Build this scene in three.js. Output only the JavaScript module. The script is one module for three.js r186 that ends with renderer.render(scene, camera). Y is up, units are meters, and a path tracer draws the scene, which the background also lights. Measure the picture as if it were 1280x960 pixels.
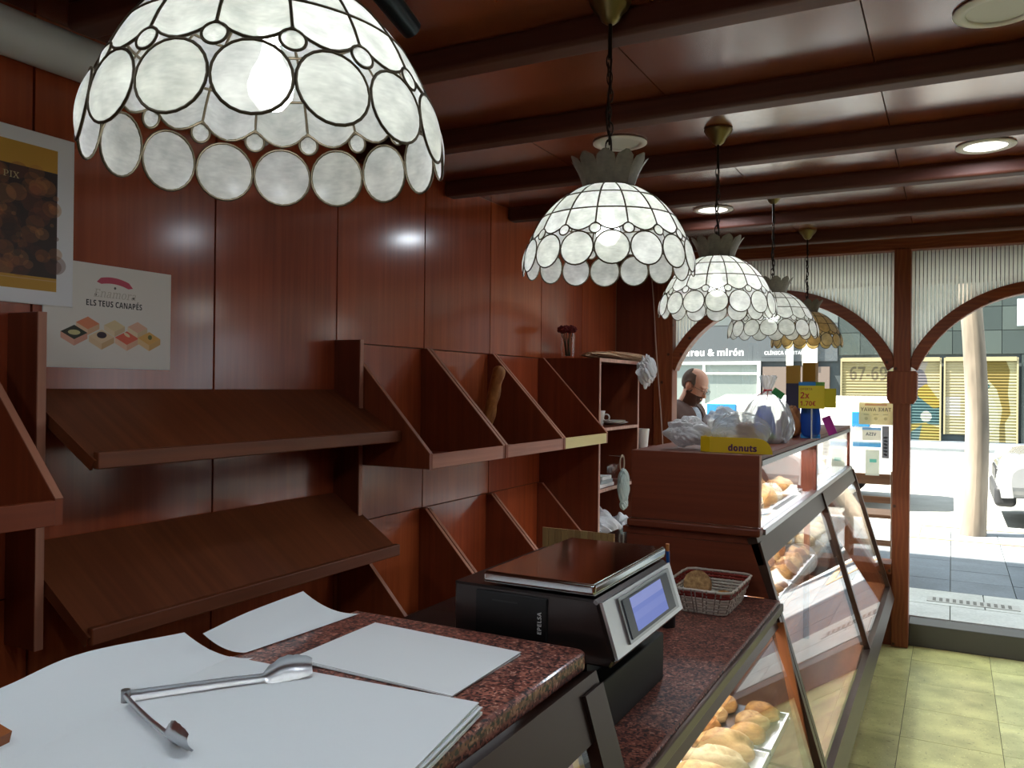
import * as THREE from 'three';
import { mergeGeometries, mergeVertices } from 'three/addons/utils/BufferGeometryUtils.js';
import { RoundedBoxGeometry } from 'three/addons/geometries/RoundedBoxGeometry.js';
import { MarchingCubes } from 'three/addons/objects/MarchingCubes.js';
import { RectAreaLightUniformsLib } from 'three/addons/lights/RectAreaLightUniformsLib.js';

// ------------------------------------------------------------------ camera, sky, sun, exposure
RectAreaLightUniformsLib.init();
const scene = new THREE.Scene();
const camera = new THREE.PerspectiveCamera(49.76, 4 / 3, 0.05, 200);
camera.position.set(0, 1.55, 0);
camera.rotation.order = 'YXZ';
camera.rotation.set(0.00313, 0.48850, 0.01047);      // tiny upward tilt, 28 degrees to the left, slight roll
const renderer = new THREE.WebGLRenderer({ antialias: true });
renderer.toneMapping = THREE.LinearToneMapping;
renderer.toneMappingExposure = 1.0;
renderer.shadowMap.enabled = true;
scene.background = new THREE.Color(0.80, 0.92, 1.0).multiplyScalar(3.0);
const sun = new THREE.DirectionalLight(0xfff6e6, 30);
sun.position.set(-0.426 * 30, 0.883 * 30, -9 + 0.198 * 30);
sun.target.position.set(0, 0, -9);
sun.castShadow = true;
Object.assign(sun.shadow.camera, { left: -20, right: 20, top: 20, bottom: -20, near: 1, far: 70 });
sun.shadow.mapSize.set(2048, 2048);
scene.add(sun, sun.target);

// ------------------------------------------------------------------ helpers
let seed = 7;
const rnd = () => { seed = (seed + 0x6d2b79f5) | 0; let t = Math.imul(seed ^ (seed >>> 15), 1 | seed); t = (t + Math.imul(t ^ (t >>> 7), 61 | t)) ^ t; return ((t ^ (t >>> 14)) >>> 0) / 4294967296; };
const rr = (a, b) => a + (b - a) * rnd();
const V = (x, y, z) => new THREE.Vector3(x, y, z);
const clamp = (x, a = 0, b = 1) => Math.min(b, Math.max(a, x));
const mix = (a, b, t) => a + (b - a) * t;
const sm = (a, b, x) => { const t = clamp((x - a) / (b - a)); return t * t * (3 - 2 * t); };
const taken = new Map();
const numbered = (n) => { const k = taken.get(n) || 0; taken.set(n, k + 1); return k ? n + '_' + String(k).padStart(3, '0') : n; };
function M(name, geo, mat, parent = scene) {
  const m = new THREE.Mesh(geo, mat);
  m.name = parent === scene ? numbered(name) : name;
  m.castShadow = m.receiveShadow = true;
  parent.add(m);
  return m;
}
function tag(o, label, category, group, kind) {
  o.userData.label = label; o.userData.category = category;
  if (group) o.userData.group = group;
  if (kind) o.userData.kind = kind;
  return o;
}
function thing(name, label, category, group, x = 0, y = 0, z = 0) {
  const g = new THREE.Group(); g.name = numbered(name); g.position.set(x, y, z); scene.add(g);
  return tag(g, label, category, group);
}
function struct(name, label, category = 'structure') {
  const g = new THREE.Group(); g.name = numbered(name); scene.add(g);
  g.userData = { kind: 'structure', label, category };
  return g;
}
// uv in metres from position and normal, grain along the given axis
function tri(g, grain = 'y', ox = 0, oy = 0) {
  if (g.index) g = g.toNonIndexed();
  if (!g.attributes.normal) g.computeVertexNormals();
  const p = g.attributes.position, n = g.attributes.normal, uv = new Float32Array(p.count * 2);
  for (let i = 0; i < p.count; i++) {
    const a = [Math.abs(n.getX(i)), Math.abs(n.getY(i)), Math.abs(n.getZ(i))], c = { x: p.getX(i), y: p.getY(i), z: p.getZ(i) };
    const ax = a[0] >= a[1] && a[0] >= a[2] ? 'x' : a[1] >= a[2] ? 'y' : 'z';
    const rest = ['x', 'y', 'z'].filter((k) => k !== ax);
    let v = rest.includes(grain) ? grain : rest[1], u = rest.find((k) => k !== v);
    uv[2 * i] = c[u] + ox; uv[2 * i + 1] = c[v] + oy;
  }
  g.setAttribute('uv', new THREE.BufferAttribute(uv, 2));
  return g;
}
// axis-aligned box from limits, optional rounded edges
function bx(x0, x1, y0, y1, z0, z1, r = 0, grain = 'y') {
  const w = Math.abs(x1 - x0), h = Math.abs(y1 - y0), d = Math.abs(z1 - z0);
  const g = r ? new RoundedBoxGeometry(w, h, d, 1, r) : new THREE.BoxGeometry(w, h, d);
  g.translate((x0 + x1) / 2, (y0 + y1) / 2, (z0 + z1) / 2);
  return tri(g, grain, rnd() * 3, rnd() * 3);
}
const strip = (g) => { for (const k of Object.keys(g.attributes)) if (!['position', 'normal', 'uv'].includes(k)) g.deleteAttribute(k); return g.index ? g.toNonIndexed() : g; };
const merge = (gs) => mergeGeometries(gs.map(strip), false);
// bar of rectangular section from a to b; side = direction of its width w
function bar(a, b, w, t, side = V(0, 0, 1), grain = true) {
  const d = b.clone().sub(a), L = d.length(); d.normalize();
  const s = side.clone().sub(d.clone().multiplyScalar(side.dot(d))).normalize(), n = s.clone().cross(d).normalize();
  let g = new THREE.BoxGeometry(w, L, t);
  g = tri(g, 'y', rnd() * 3, rnd() * 3);
  g.applyMatrix4(new THREE.Matrix4().makeBasis(s, d, n.clone()).setPosition(a.clone().add(b).multiplyScalar(0.5)));
  return g;
}
function tube(pts, r, rad = 6, seg = 0) {
  const c = new THREE.CatmullRomCurve3(pts.map((p) => (p.isVector3 ? p : V(...p))));
  return new THREE.TubeGeometry(c, seg || pts.length * 4, r, rad, false);
}
// polygon in (x, y) extruded along z from z0 to z1
function prism(pts, z0, z1, bevel = 0, grain = 'y') {
  const s = new THREE.Shape(pts.map(([x, y]) => new THREE.Vector2(x, y)));
  const d = Math.abs(z1 - z0);
  const g = new THREE.ExtrudeGeometry(s, { depth: d - 2 * bevel, bevelEnabled: bevel > 0, bevelSize: bevel, bevelThickness: bevel, bevelOffset: -bevel, bevelSegments: 1, curveSegments: 24 });
  g.translate(0, 0, Math.min(z0, z1) + bevel);
  return tri(g, grain, rnd() * 3, rnd() * 3);
}
const lathe = (pts, seg = 24) => new THREE.LatheGeometry(pts.map(([r, y]) => new THREE.Vector2(r, y)), seg);
const at = (g, x, y, z) => g.translate(x, y, z);

// periodic value noise and fbm
const lat = new Float32Array(65536); for (let i = 0; i < 65536; i++) lat[i] = rnd();
function pn(x, y, px, py, s = 0) {
  const xi = Math.floor(x), yi = Math.floor(y), fx = x - xi, fy = y - yi, a = fx * fx * (3 - 2 * fx), b = fy * fy * (3 - 2 * fy);
  const h = (i, j) => lat[((((i % px) + px) % px) * 131 + (((j % py) + py) % py) * 7919 + s * 1013) & 65535];
  return mix(mix(h(xi, yi), h(xi + 1, yi), a), mix(h(xi, yi + 1), h(xi + 1, yi + 1), a), b);
}
const fbm = (u, v, fx, fy, o, s) => { let t = 0, w = 0.5, k = 1; for (let i = 0; i < o; i++) { t += w * pn(u * fx * k, v * fy * k, fx * k, fy * k, s + i); w /= 2; k *= 2; } return t; };
const n3 = (x, y, z) => pn(x + z * 0.7, y - z * 1.3, 997, 991, 3);
function dataTex(w, h, fn, rx = 1, ry = 1, srgb = true) {
  const d = new Uint8Array(w * h * 4);
  for (let j = 0; j < h; j++) for (let i = 0; i < w; i++) {
    const c = fn((i + 0.5) / w, (j + 0.5) / h), k = (j * w + i) * 4;
    d[k] = clamp(c[0], 0, 255); d[k + 1] = clamp(c[1], 0, 255); d[k + 2] = clamp(c[2], 0, 255); d[k + 3] = 255;
  }
  const t = new THREE.DataTexture(d, w, h);
  t.wrapS = t.wrapT = THREE.RepeatWrapping; t.magFilter = THREE.LinearFilter; t.minFilter = THREE.LinearMipmapLinearFilter; t.generateMipmaps = true;
  if (srgb) t.colorSpace = THREE.SRGBColorSpace;
  t.repeat.set(rx, ry); t.needsUpdate = true;
  return t;
}
function canvasTex(w, h, draw) {
  const c = document.createElement('canvas'); c.width = w; c.height = h;
  draw(c.getContext('2d'), w, h);
  const t = new THREE.CanvasTexture(c); t.colorSpace = THREE.SRGBColorSpace; t.anisotropy = 8;
  return t;
}

// ------------------------------------------------------------------ textures and materials
const woodTex = dataTex(512, 1024, (u, v) => {
  const g = fbm(u, v, 48, 3, 4, 1), f = pn(u * 170, v * 12, 170, 12, 9), b = fbm(u, v, 5, 2, 3, 20);
  const t = 0.70 + 0.20 * g + 0.06 * f + 0.14 * b;
  return [255 * t * 1.02, 255 * t * (0.93 + 0.08 * g), 255 * t * (0.9 + 0.1 * g)];
}, 1, 0.5);
const woodBump = dataTex(512, 512, (u, v) => { const t = 255 * (0.5 * fbm(u, v, 60, 3, 3, 5) + 0.5 * pn(u * 190, v * 10, 190, 10, 8)); return [t, t, t]; }, 1, 0.5, false);
const pineTex = dataTex(512, 1024, (u, v) => {
  const w = u + 0.02 * Math.sin(6.283 * v * 2 + 2), r = 0.5 + 0.5 * Math.sin(6.283 * (w * 14 + 2.2 * fbm(u, v, 4, 2, 3, 40)));
  const t = 0.74 + 0.07 * r * r + 0.22 * fbm(u, v, 60, 4, 3, 44);
  let k = 1;
  for (const [a, b] of [[0.21, 0.13], [0.68, 0.37], [0.4, 0.62], [0.83, 0.83], [0.1, 0.9]]) { const d = Math.hypot((u - a) * 1, (v - b) * 2) / 0.022; k = Math.min(k, 0.45 + 0.55 * clamp(d - 0.4)); }
  return [255 * t * k, 250 * t * k * (0.9 + 0.1 * r), 245 * t * k * (0.85 + 0.12 * r)];
}, 2.5, 1.2);
const woodMat = (color, rough = 0.42, extra = {}) => new THREE.MeshPhysicalMaterial({ color, map: woodTex, roughness: rough, bumpMap: woodBump, bumpScale: 0.00006, ...extra });
const m = {};
m.panel = [0xae5428, 0xa85026, 0xb25a2c, 0xa64e28].map((c) => woodMat(c, 0.6, { specularIntensity: 0.3, clearcoat: 1, clearcoatRoughness: 0.16 }));
m.shelf = woodMat(0x7e4626, 0.5);
m.bin = woodMat(0x8e4624, 0.45);
m.binEdge = woodMat(0xc48d72, 0.5);
m.ceil = woodMat(0x884626, 0.26, { clearcoat: 1, clearcoatRoughness: 0.22, ior: 1.6 });
m.beam = woodMat(0x5c3020, 0.6);
m.front = new THREE.MeshPhysicalMaterial({ color: 0x98552f, map: pineTex, roughness: 0.45 });
m.caseWood = woodMat(0x7c3c20, 0.45);
m.orangeWood = woodMat(0xb06a35, 0.5);
m.pinkEdge = woodMat(0xd9b3a0, 0.6);
const graniteTex = dataTex(512, 512, (u, v) => {
  const a = pn(u * 90, v * 90, 90, 90, 2), b = pn(u * 150, v * 150, 150, 150, 6), c = fbm(u, v, 24, 24, 3, 12);
  let t = [108, 64, 54];
  if (a > 0.62) t = [138, 88, 74]; if (b < 0.3) t = [44, 30, 30]; if (a < 0.2) t = [62, 36, 34]; if (b > 0.86) t = [172, 132, 116];
  const k = 0.95 + 0.5 * c; return t.map((q) => q * k);
}, 1.7, 1.7);
m.granite = new THREE.MeshPhysicalMaterial({ color: 0xffffff, map: graniteTex, roughness: 0.4, specularIntensity: 0.5, clearcoat: 0.4, clearcoatRoughness: 0.08 });
const bronze = new THREE.MeshStandardMaterial({ color: 0x5c4a40, metalness: 0.75, roughness: 0.34 });
const bronzeDark = new THREE.MeshStandardMaterial({ color: 0x3a2b25, metalness: 0.6, roughness: 0.36 });
const steel = new THREE.MeshStandardMaterial({ color: 0xc4c6c8, metalness: 1, roughness: 0.18 });
const steelBrushed = new THREE.MeshStandardMaterial({ color: 0xa9abad, metalness: 1, roughness: 0.32 });
const blackPlastic = new THREE.MeshStandardMaterial({ color: 0x0d0d0e, roughness: 0.55 });
const blackBox = new THREE.MeshStandardMaterial({ color: 0x1a1b1a, roughness: 0.6 });
const glass = new THREE.MeshPhysicalMaterial({ color: 0xffffff, transmission: 1, thickness: 0, roughness: 0.01, ior: 1.5 });
const cello = new THREE.MeshPhysicalMaterial({ color: 0xf4f8fa, transmission: 0.72, thickness: 0, roughness: 0.1, ior: 1.45, side: THREE.DoubleSide });
const bagPlastic = new THREE.MeshPhysicalMaterial({ color: 0xf2f4f5, transmission: 0.4, thickness: 0, roughness: 0.35, side: THREE.DoubleSide });
const whiteBag = new THREE.MeshPhysicalMaterial({ color: 0xe8ecef, transmission: 0.2, thickness: 0, roughness: 0.5, side: THREE.DoubleSide });
const whiteMat = new THREE.MeshStandardMaterial({ color: 0xe9e9e6, roughness: 0.5 });
const ceramic = new THREE.MeshPhysicalMaterial({ color: 0xe8e4dc, roughness: 0.25, clearcoat: 0.4 });
const paperMat = [0xe9eeee, 0xe4eaeb, 0xeef1f0].map((c) => new THREE.MeshStandardMaterial({ color: c, roughness: 0.85, side: THREE.DoubleSide }));
const brass = new THREE.MeshStandardMaterial({ color: 0x7d6f4a, metalness: 0.9, roughness: 0.38 });
const came = new THREE.MeshStandardMaterial({ color: 0x4a4130, metalness: 0.7, roughness: 0.45 });
const chainMat = new THREE.MeshStandardMaterial({ color: 0x2c241a, metalness: 0.7, roughness: 0.5 });
const substrate = new THREE.MeshStandardMaterial({ color: 0x7d5a42, roughness: 0.85 });      // bare board behind the laminate
const plain = (color, rough = 0.6, extra = {}) => new THREE.MeshStandardMaterial({ color, roughness: rough, ...extra });
const printed = (tex, rough = 0.6, extra = {}) => new THREE.MeshStandardMaterial({ map: tex, roughness: rough, ...extra });

// ------------------------------------------------------------------ the shop: walls, floor, ceiling
{
  const w = struct('wall_left', 'red-brown wood laminate panelled wall behind the bread shelves', 'wall');
  M('wall_core', bx(-2.4, -2.113, 0, 2.75, -5.7, 1.95), substrate, w);
  let k = 0;
  for (let z = 1.696; z > -5.3; z -= 0.6) {                      // joints every 60 cm
    const z1 = Math.max(z - 0.6, -5.55), far = z < -2.4;
    for (const [a, b] of far ? [[0, 1.0], [1.003, 1.713], [1.717, 2.5]] : [[0, 1.0], [1.003, 2.5]])
      M('panel', bx(-2.113, -2.1, a, b, z - 0.003, z1 + 0.003, 0.0015), m.panel[(k++ * 7) % 4], w);
  }
  const r = struct('wall_right', 'wood laminate panelled wall on the customer side', 'wall');
  M('wall_core', bx(4.263, 4.6, 0, 2.75, -5.7, 1.95), substrate, r);
  for (let z = 1.8; z > -5.5; z -= 0.6) M('panel', bx(4.25, 4.263, 0, 2.5, z - 0.003, Math.max(z - 0.6, -5.55) + 0.003), m.panel[(k++ * 5) % 4], r);
  const b = struct('wall_back', 'wood panelled wall at the back of the shop', 'wall');
  M('wall_core', bx(-2.4, 4.6, 0, 2.75, 1.95, 2.2), substrate, b);
  for (let x = -2.1; x < 4.2; x += 0.53) M('panel', bx(x + 0.003, x + 0.527, 0, 2.5, 1.937, 1.95), m.panel[(k++ * 3) % 4], b);

  const f = struct('floor', 'pale yellow-green tiled shop floor', 'floor');
  M('floor_slab', bx(-2.4, 4.6, -0.2, -0.006, -5.75, 2.2), plain(0x4a4632, 0.8), f);
  const floorTex = dataTex(512, 512, (u, v) => {
    const a = fbm(u, v, 7, 7, 4, 31), s = pn(u * 150, v * 150, 150, 150, 33), d = pn(u * 40, v * 40, 40, 40, 35);
    let t = 0.78 + 0.34 * a; if (s > 0.9) t *= 1.12; if (s < 0.07) t *= 0.8; if (d > 0.93) t *= 0.9;
    return [240 * t, 238 * t, 164 * t];
  }, 1.1, 1.1);
  const tm = [0xffffff, 0xf3f3ec, 0xfaf8ee].map((c) => new THREE.MeshPhysicalMaterial({ color: c, map: floorTex, roughness: 0.26, clearcoat: 0.3, clearcoatRoughness: 0.2 }));
  for (let i = 0; i < 14; i++) for (let j = 0; j < 19; j++) {
    const x0 = -0.995 + 0.4 * i, z0 = -5.71 + 0.4 * j;
    M('tile', bx(x0 + 0.0012, Math.min(x0 + 0.4, 4.25) - 0.0012, -0.006, rr(-0.0006, 0), Math.max(z0, -5.6) + 0.0012, z0 + 0.3988), tm[(i * 7 + j * 3) % 3], f);
  }
  M('tile', bx(-2.1, -1.0, -0.006, 0, -5.6, 1.93), tm[0], f);

  const c = struct('ceiling', 'glossy red-brown wood ceiling with dark cross beams', 'ceiling');
  M('ceiling_slab', bx(-2.4, 4.6, 2.516, 2.8, -5.7, 2.2), substrate, c);
  const far = [1.22, 0.57, -0.08, -0.73, -1.38, -2.03, -2.68, -3.335, -3.96, -4.64, -5.30];
  const splits = [-2.1, -1.45, -0.205, 0.42, 1.65, 2.9, 4.25], splits2 = [-2.1, -0.83, -0.205, 0.62, 1.85, 3.1, 4.25];
  let zn = 1.94;
  far.concat([-5.64]).forEach((z, i) => {
    if (i < far.length) { const x0 = z > -1.9 ? -1.97 : -2.1; M('beam', tri(new RoundedBoxGeometry(4.25 - x0, 0.07, 0.08, 3, 0.014).translate((4.25 + x0) / 2, 2.468, z + 0.04), 'x', rnd(), rnd()), m.beam, c); }
    const s = i % 2 ? splits : splits2, z0 = i < far.length ? z + 0.04 : z;
    for (let q = 0; q < s.length - 1; q++) M('ceiling_panel', bx(s[q] + 0.002, s[q + 1] - 0.002, 2.5, 2.516, z0, zn, 0, 'z'), m.ceil, c);
    zn = i < far.length ? z + 0.04 : z;
  });
  // long white duct along the top of the shelf wall
  const pg = new THREE.CylinderGeometry(0.058, 0.058, 3.2, 24).rotateX(Math.PI / 2).translate(-2.04, 2.402, -0.45);
  const p = M('ceiling_pipe', pg, plain(0xc9cfd0, 0.5));
  tag(p, 'white round pipe running along the top of the panelled wall', 'pipe');
}
// ------------------------------------------------------------------ shopfront
const FZ0 = -5.55, FZ1 = -5.65;
{
  const w = struct('wall_front', 'timber shopfront with a row of arches between timber posts', 'shopfront');
  M('corner_panel', bx(-2.4, -1.83, 0, 2.75, FZ0, FZ1 - 0.1), m.caseWood, w);
  M('jamb', bx(-1.83, -1.695, 0, 2.5, FZ0 + 0.02, FZ1, 0.006), m.front, w);
  M('jamb', bx(4.15, 4.6, 0, 2.5, FZ0 + 0.02, FZ1, 0.006), m.front, w);
  for (const px of [-0.269, 1.225, 2.719]) {
    M('post', bx(px - 0.047, px + 0.047, 0, 2.42, FZ0 + 0.03, FZ1, 0.006), m.front, w);
    M('post_block', prism([[-0.081, 1.655], [-0.076, 1.668], [0.077, 1.668], [0.085, 1.655], [0.083, 1.5], [0.063, 1.47], [-0.063, 1.47], [-0.081, 1.5]].map(([x, y]) => [x + px, y]), FZ0 + 0.045, FZ1 - 0.01, 0.004), m.front, w);
  }
  M('lintel', bx(-1.83, 4.25, 2.40, 2.5, FZ0 + 0.03, FZ1, 0.006, 'x'), m.front, w);
  for (const cx of [-1.015, 0.479, 1.973, 3.467]) {
    const o = [], i = [], a0 = Math.atan2(0.262, 0.668);
    for (let k = 0; k <= 40; k++) { const a = mix(a0, Math.PI - a0, k / 40); o.push([cx + 0.782 * Math.cos(a), 1.41 + 0.782 * Math.sin(a)]); i.unshift([cx + 0.714 * Math.cos(a), 1.41 + 0.714 * Math.sin(a)]); }
    const lim = (p) => [clamp(p[0], cx - 0.70, cx + 0.70), p[1]];
    M('arch', prism(o.map(lim).concat(i), FZ0 + 0.015, FZ1 + 0.01, 0.004, 'x'), m.front, w);
  }
  M('window_sill', bx(-1.70, -0.316, 0.44, 0.50, FZ0 + 0.05, FZ1 - 0.03, 0.004, 'x'), m.front, w);
  M('low_wall', bx(-1.70, -0.316, 0, 0.44, FZ0, FZ1), m.caseWood, w);
  M('threshold', bx(-0.222, 4.16, 0, 0.134, -5.6, -5.78, 0.004, 'x'), plain(0x55524c, 0.5), w);
  // ribbed translucent screens over the arches: upright half-round ribs
  const ribM = new THREE.MeshPhysicalMaterial({ color: 0xf8f9ee, transmission: 0.7, roughness: 1, thickness: 0, side: THREE.DoubleSide });
  for (const [x0, x1, cx] of [[-1.695, -0.316, -1.015], [-0.222, 1.178, 0.479], [1.272, 2.672, 1.973], [2.766, 4.15, 3.467]]) {
    const ribs = [], n = Math.round((x1 - x0) / 0.0212);
    for (let k = 0; k < n; k++) {
      const x = mix(x0, x1, (k + 0.5) / n), dx = x - cx, yb = Math.abs(dx) < 0.775 ? Math.max(1.67, 1.41 + Math.sqrt(0.775 * 0.775 - dx * dx)) : 1.67;
      ribs.push(new THREE.CylinderGeometry(0.0086, 0.0086, 2.41 - yb, 6, 1, true, -Math.PI / 2, Math.PI).translate(x, (yb + 2.41) / 2, -5.6));
    }
    const q = M('ribbed_screen', merge(ribs), ribM, w); q.userData.label = 'pale translucent ribbed screen above the arch'; q.userData.kind = 'stuff';
  }
  const win = struct('window_1', 'arched shop window beside the middle post', 'window');
  const pts = [[-1.69, 0.5], [-0.32, 0.5]], a0 = Math.atan2(0.262, 0.668);
  for (let k = 0; k <= 24; k++) { const a = mix(a0, Math.PI - a0, k / 24); pts.push([-1.015 + 0.716 * Math.cos(a), 1.41 + 0.716 * Math.sin(a)]); }
  M('pane', prism(pts, -5.612, -5.606), glass, win);
  // the building above and beside the shop
  const ex = struct('wall_facade', 'rendered facade of the building above the shop', 'facade');
  const ren = plain(0xb9b2a6, 0.9);
  M('upper_wall', bx(-16, 16, 2.75, 10.2, -5.75, -5.45), ren, ex);
  M('side_wall', bx(-16, -2.4, -0.1, 2.75, -5.75, -5.45), ren, ex);
  M('side_wall', bx(4.6, 16, -0.1, 2.75, -5.75, -5.45), ren, ex);
  const aw = thing('awning_box', 'dark rolled awning case above the shopfront outside', 'awning');
  M('case', bx(-1.95, 4.4, 2.255, 2.62, -5.76, -5.92, 0.02, 'x'), plain(0x3b342e, 0.7), aw);
  M('front_bar', bx(-1.95, 4.4, 2.225, 2.252, -5.85, -5.91, 0.008, 'x'), plain(0x5b554c, 0.6), aw);
}
// ------------------------------------------------------------------ wall shelving
const board = (name, g, mat, p) => M(name, g, mat, p);
function slopedShelf(label, yb, yf, z0, z1) {
  const t = thing('sloped_shelf', label, 'shelf', null, 0, 0, 0);
  M('shelf_board', bar(V(-2.098, yb - 0.012, (z0 + z1) / 2), V(-1.815, yf + 0.012, (z0 + z1) / 2), Math.abs(z1 - z0), 0.02, V(0, 0, 1)), m.shelf, t);
  M('front_lip', bx(-1.822, -1.8, yf - 0.004, yf + 0.038, z0, z1, 0.004, 'z'), m.shelf, t);
  M('end_trim', bar(V(-2.098, yb - 0.018, z0 + 0.003), V(-1.815, yf + 0.006, z0 + 0.003), 0.006, 0.03, V(0, 0, 1)), m.shelf, t);
  return t;
}
slopedShelf('long empty sloping wooden shelf just below the canapé poster', 1.535, 1.345, -1.285, -2.519);
slopedShelf('long empty sloping wooden shelf, lower of the two, above the paper stacks', 1.14, 0.925, -1.275, -2.519);
{
  for (const [z0, z1, y0, label] of [[-2.492, -2.512, 1.04, 'short wooden upright at the end of the sloping shelves beside the bread bins'], [-1.243, -1.265, 0.89, 'short wooden upright at the start of the sloping shelves under the framed poster']]) {
    const u = thing('shelf_upright', label, 'upright');
    M('board', bx(-2.1, -1.978, y0, 1.722, z0, z1, 0.002), m.caseWood, u);
    M('edge_band', bx(-1.978, -1.974, y0, 1.722, z0, z1), m.binEdge, u);
  }
}
function breadBin(label, z0, z1, top, lipMat, group) {
  const t = thing('bread_bin', label, 'bread bin', group);
  const b = top - 0.47, poly = [[-2.099, top], [-2.07, top], [-1.677, b + 0.055], [-1.677, b], [-2.099, b]];
  for (const [a, c] of [[z0, z0 - 0.018], [z1 + 0.018, z1]]) {
    M('side_board', prism(poly, a, c), m.bin, t);
    M('edge_band', bar(V(-2.07, top + 0.001, (a + c) / 2), V(-1.676, b + 0.056, (a + c) / 2), 0.018, 0.003), m.binEdge, t);
  }
  M('bottom_board', bx(-2.099, -1.69, b, b + 0.016, z0 - 0.018, z1 + 0.018, 0, 'z'), m.bin, t);
  M('front_lip', bx(-1.692, -1.676, b, b + 0.054, z0 - 0.018, z1 + 0.018, 0.002, 'z'), lipMat, t);
  return t;
}
m.lipPink = woodMat(0xb9806a, 0.5);
m.lipCream = plain(0xd9c98a, 0.55);
breadBin('wooden bread bin with slanted sides next to the sloping shelves', -2.522, -3.098, 1.715, m.lipPink);
breadBin('wooden bread bin with slanted sides holding a single baguette', -3.106, -3.698, 1.715, m.lipPink);
breadBin('wooden bread bin with a cream front lip against the tall cabinet', -3.706, -4.288, 1.715, m.lipCream);
breadBin('lower wooden bread bin with slanted sides next to the lower sloping shelf', -2.522, -3.098, 1.0, m.bin);
breadBin('lower wooden bread bin with slanted sides, middle one of its row', -3.106, -3.698, 1.0, m.bin);
breadBin('lower wooden bread bin with slanted sides against the tall cabinet', -3.706, -4.288, 1.0, m.bin);
breadBin('upper wooden bread bin with slanted sides near the framed poster', -0.52, -1.115, 1.715, m.bin);
breadBin('lower wooden bread bin with slanted sides beside the curled paper sheets', -0.52, -1.115, 1.0, m.bin);
{
  const c = thing('tall_cabinet', 'tall dark wooden cabinet with open shelves beside the shopfront', 'cabinet');
  const z0 = -4.296, z1 = -4.955;
  M('side_panel', bx(-2.099, -1.735, 0, 1.715, z0, z0 - 0.02), m.caseWood, c);
  M('side_panel', bx(-2.099, -1.735, 0, 1.715, z1 + 0.02, z1), m.caseWood, c);
  for (const z of [z0, z1 + 0.02]) M('edge_band', bx(-1.735, -1.731, 0, 1.715, z, z - 0.02), m.pinkEdge, c);
  M('top_board', bx(-2.099, -1.735, 1.695, 1.715, z0 - 0.021, z1 + 0.021, 0, 'z'), m.caseWood, c);
  M('edge_band', bx(-1.735, -1.731, 1.695, 1.715, z0 - 0.021, z1 + 0.021), m.pinkEdge, c);
  for (const y of [1.322, 0.978, 0.55]) {
    M('shelf', bx(-2.09, -1.736, y - 0.018, y, z0 - 0.021, z1 + 0.021, 0, 'z'), m.caseWood, c);
    M('edge_band', bx(-1.736, -1.731, y - 0.018, y, z0 - 0.021, z1 + 0.021), m.pinkEdge, c);
  }
  M('back_board', bx(-2.098, -2.09, 0.02, 1.69, z0 - 0.021, z1 + 0.021), m.caseWood, c);
}
// ------------------------------------------------------------------ counters and glass cases
const SX = (y) => -0.326 - 0.30 * (y - 0.343);                   // the inclined customer side, shared by all cases
function inclined(y0, y1, z0, z1, th, off = 0) {
  const a = V(SX(y0), y0, (z0 + z1) / 2), b = V(SX(y1), y1, (z0 + z1) / 2), n = V(0.958, 0.287, 0).multiplyScalar(off);
  return bar(a.add(n), b.add(n), Math.abs(z1 - z0), th, V(0, 0, 1));
}
function glassCase(label, z0, z1, top, opts = {}) {
  const t = thing('display_case', label, 'display case', null);
  const cuts = opts.cuts || [z0, z1];
  M('bottom_rail', inclined(0.30, 0.375, z0, z1, 0.04, 0), bronze, t);
  M('top_rail', inclined(top - (opts.railH || 0.07), top, z0, z1, 0.03, -0.004), opts.railMat || bronze, t);
  cuts.forEach((z, i) => {
    const w = opts.postW && i === cuts.length - 1 ? opts.postW : 0.028, zz = i === 0 ? z - w / 2 : i === cuts.length - 1 ? z + w / 2 : z;
    M('post', inclined(0.36, top - 0.02, zz - w / 2, zz + w / 2, 0.036, 0), opts.railMat || bronze, t);
  });
  for (let i = 0; i < cuts.length - 1; i++) M('pane', inclined(0.37, top - 0.06, cuts[i] - 0.012, cuts[i + 1] + 0.012, 0.005, 0.004), glass, t);
  M('deck', bx(-0.98, -0.345, 0.37, 0.392, z0 - 0.005, z1 + 0.005, 0, 'z'), m.orangeWood, t);
  M('plinth', bx(-0.98, -0.39, 0.0, 0.29, z0, z1), m.caseWood, t);
  M('back_panel', bx(-0.985, -0.965, 0.0, opts.openBack ? 0.40 : top - 0.03, z0 - 0.001, z1 + 0.001), m.orangeWood, t);      // the staff side is open above the deck
  return t;
}
const nearCase = glassCase('display case under the paper stacks with a sloping glass front', 0.6, -1.318, 1.065, { postW: 0.075, railH: 0.09, railMat: bronzeDark });
M('end_panel', prism([[-0.965, 0.37], [SX(0.37) - 0.03, 0.37], [SX(1.05) - 0.03, 1.05], [-0.965, 1.05]], -1.300, -1.312), m.orangeWood, nearCase);
M('inner_frame', inclined(0.40, 0.98, -1.225, -1.240, 0.012, -0.02), plain(0xd8b84a, 0.4), nearCase);
const lowCase = glassCase('low display case with a sloping glass front under the weighing scale', -1.322, -2.645, 0.868, { railH: 0.045, openBack: true });
M('brace', bar(V(-0.50, 0.83, -2.50), V(-0.88, 0.62, -2.52), 0.018, 0.03), m.orangeWood, lowCase);
M('brace', bar(V(-0.46, 0.84, -2.61), V(-0.37, 0.42, -2.61), 0.012, 0.03), m.orangeWood, lowCase);
const farCase = glassCase('tall display case with a sloping glass front nearest the shopfront', -2.652, -5.45, 1.085, { cuts: [-2.652, -4.09, -5.45], railH: 0.085, openBack: true });
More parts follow.
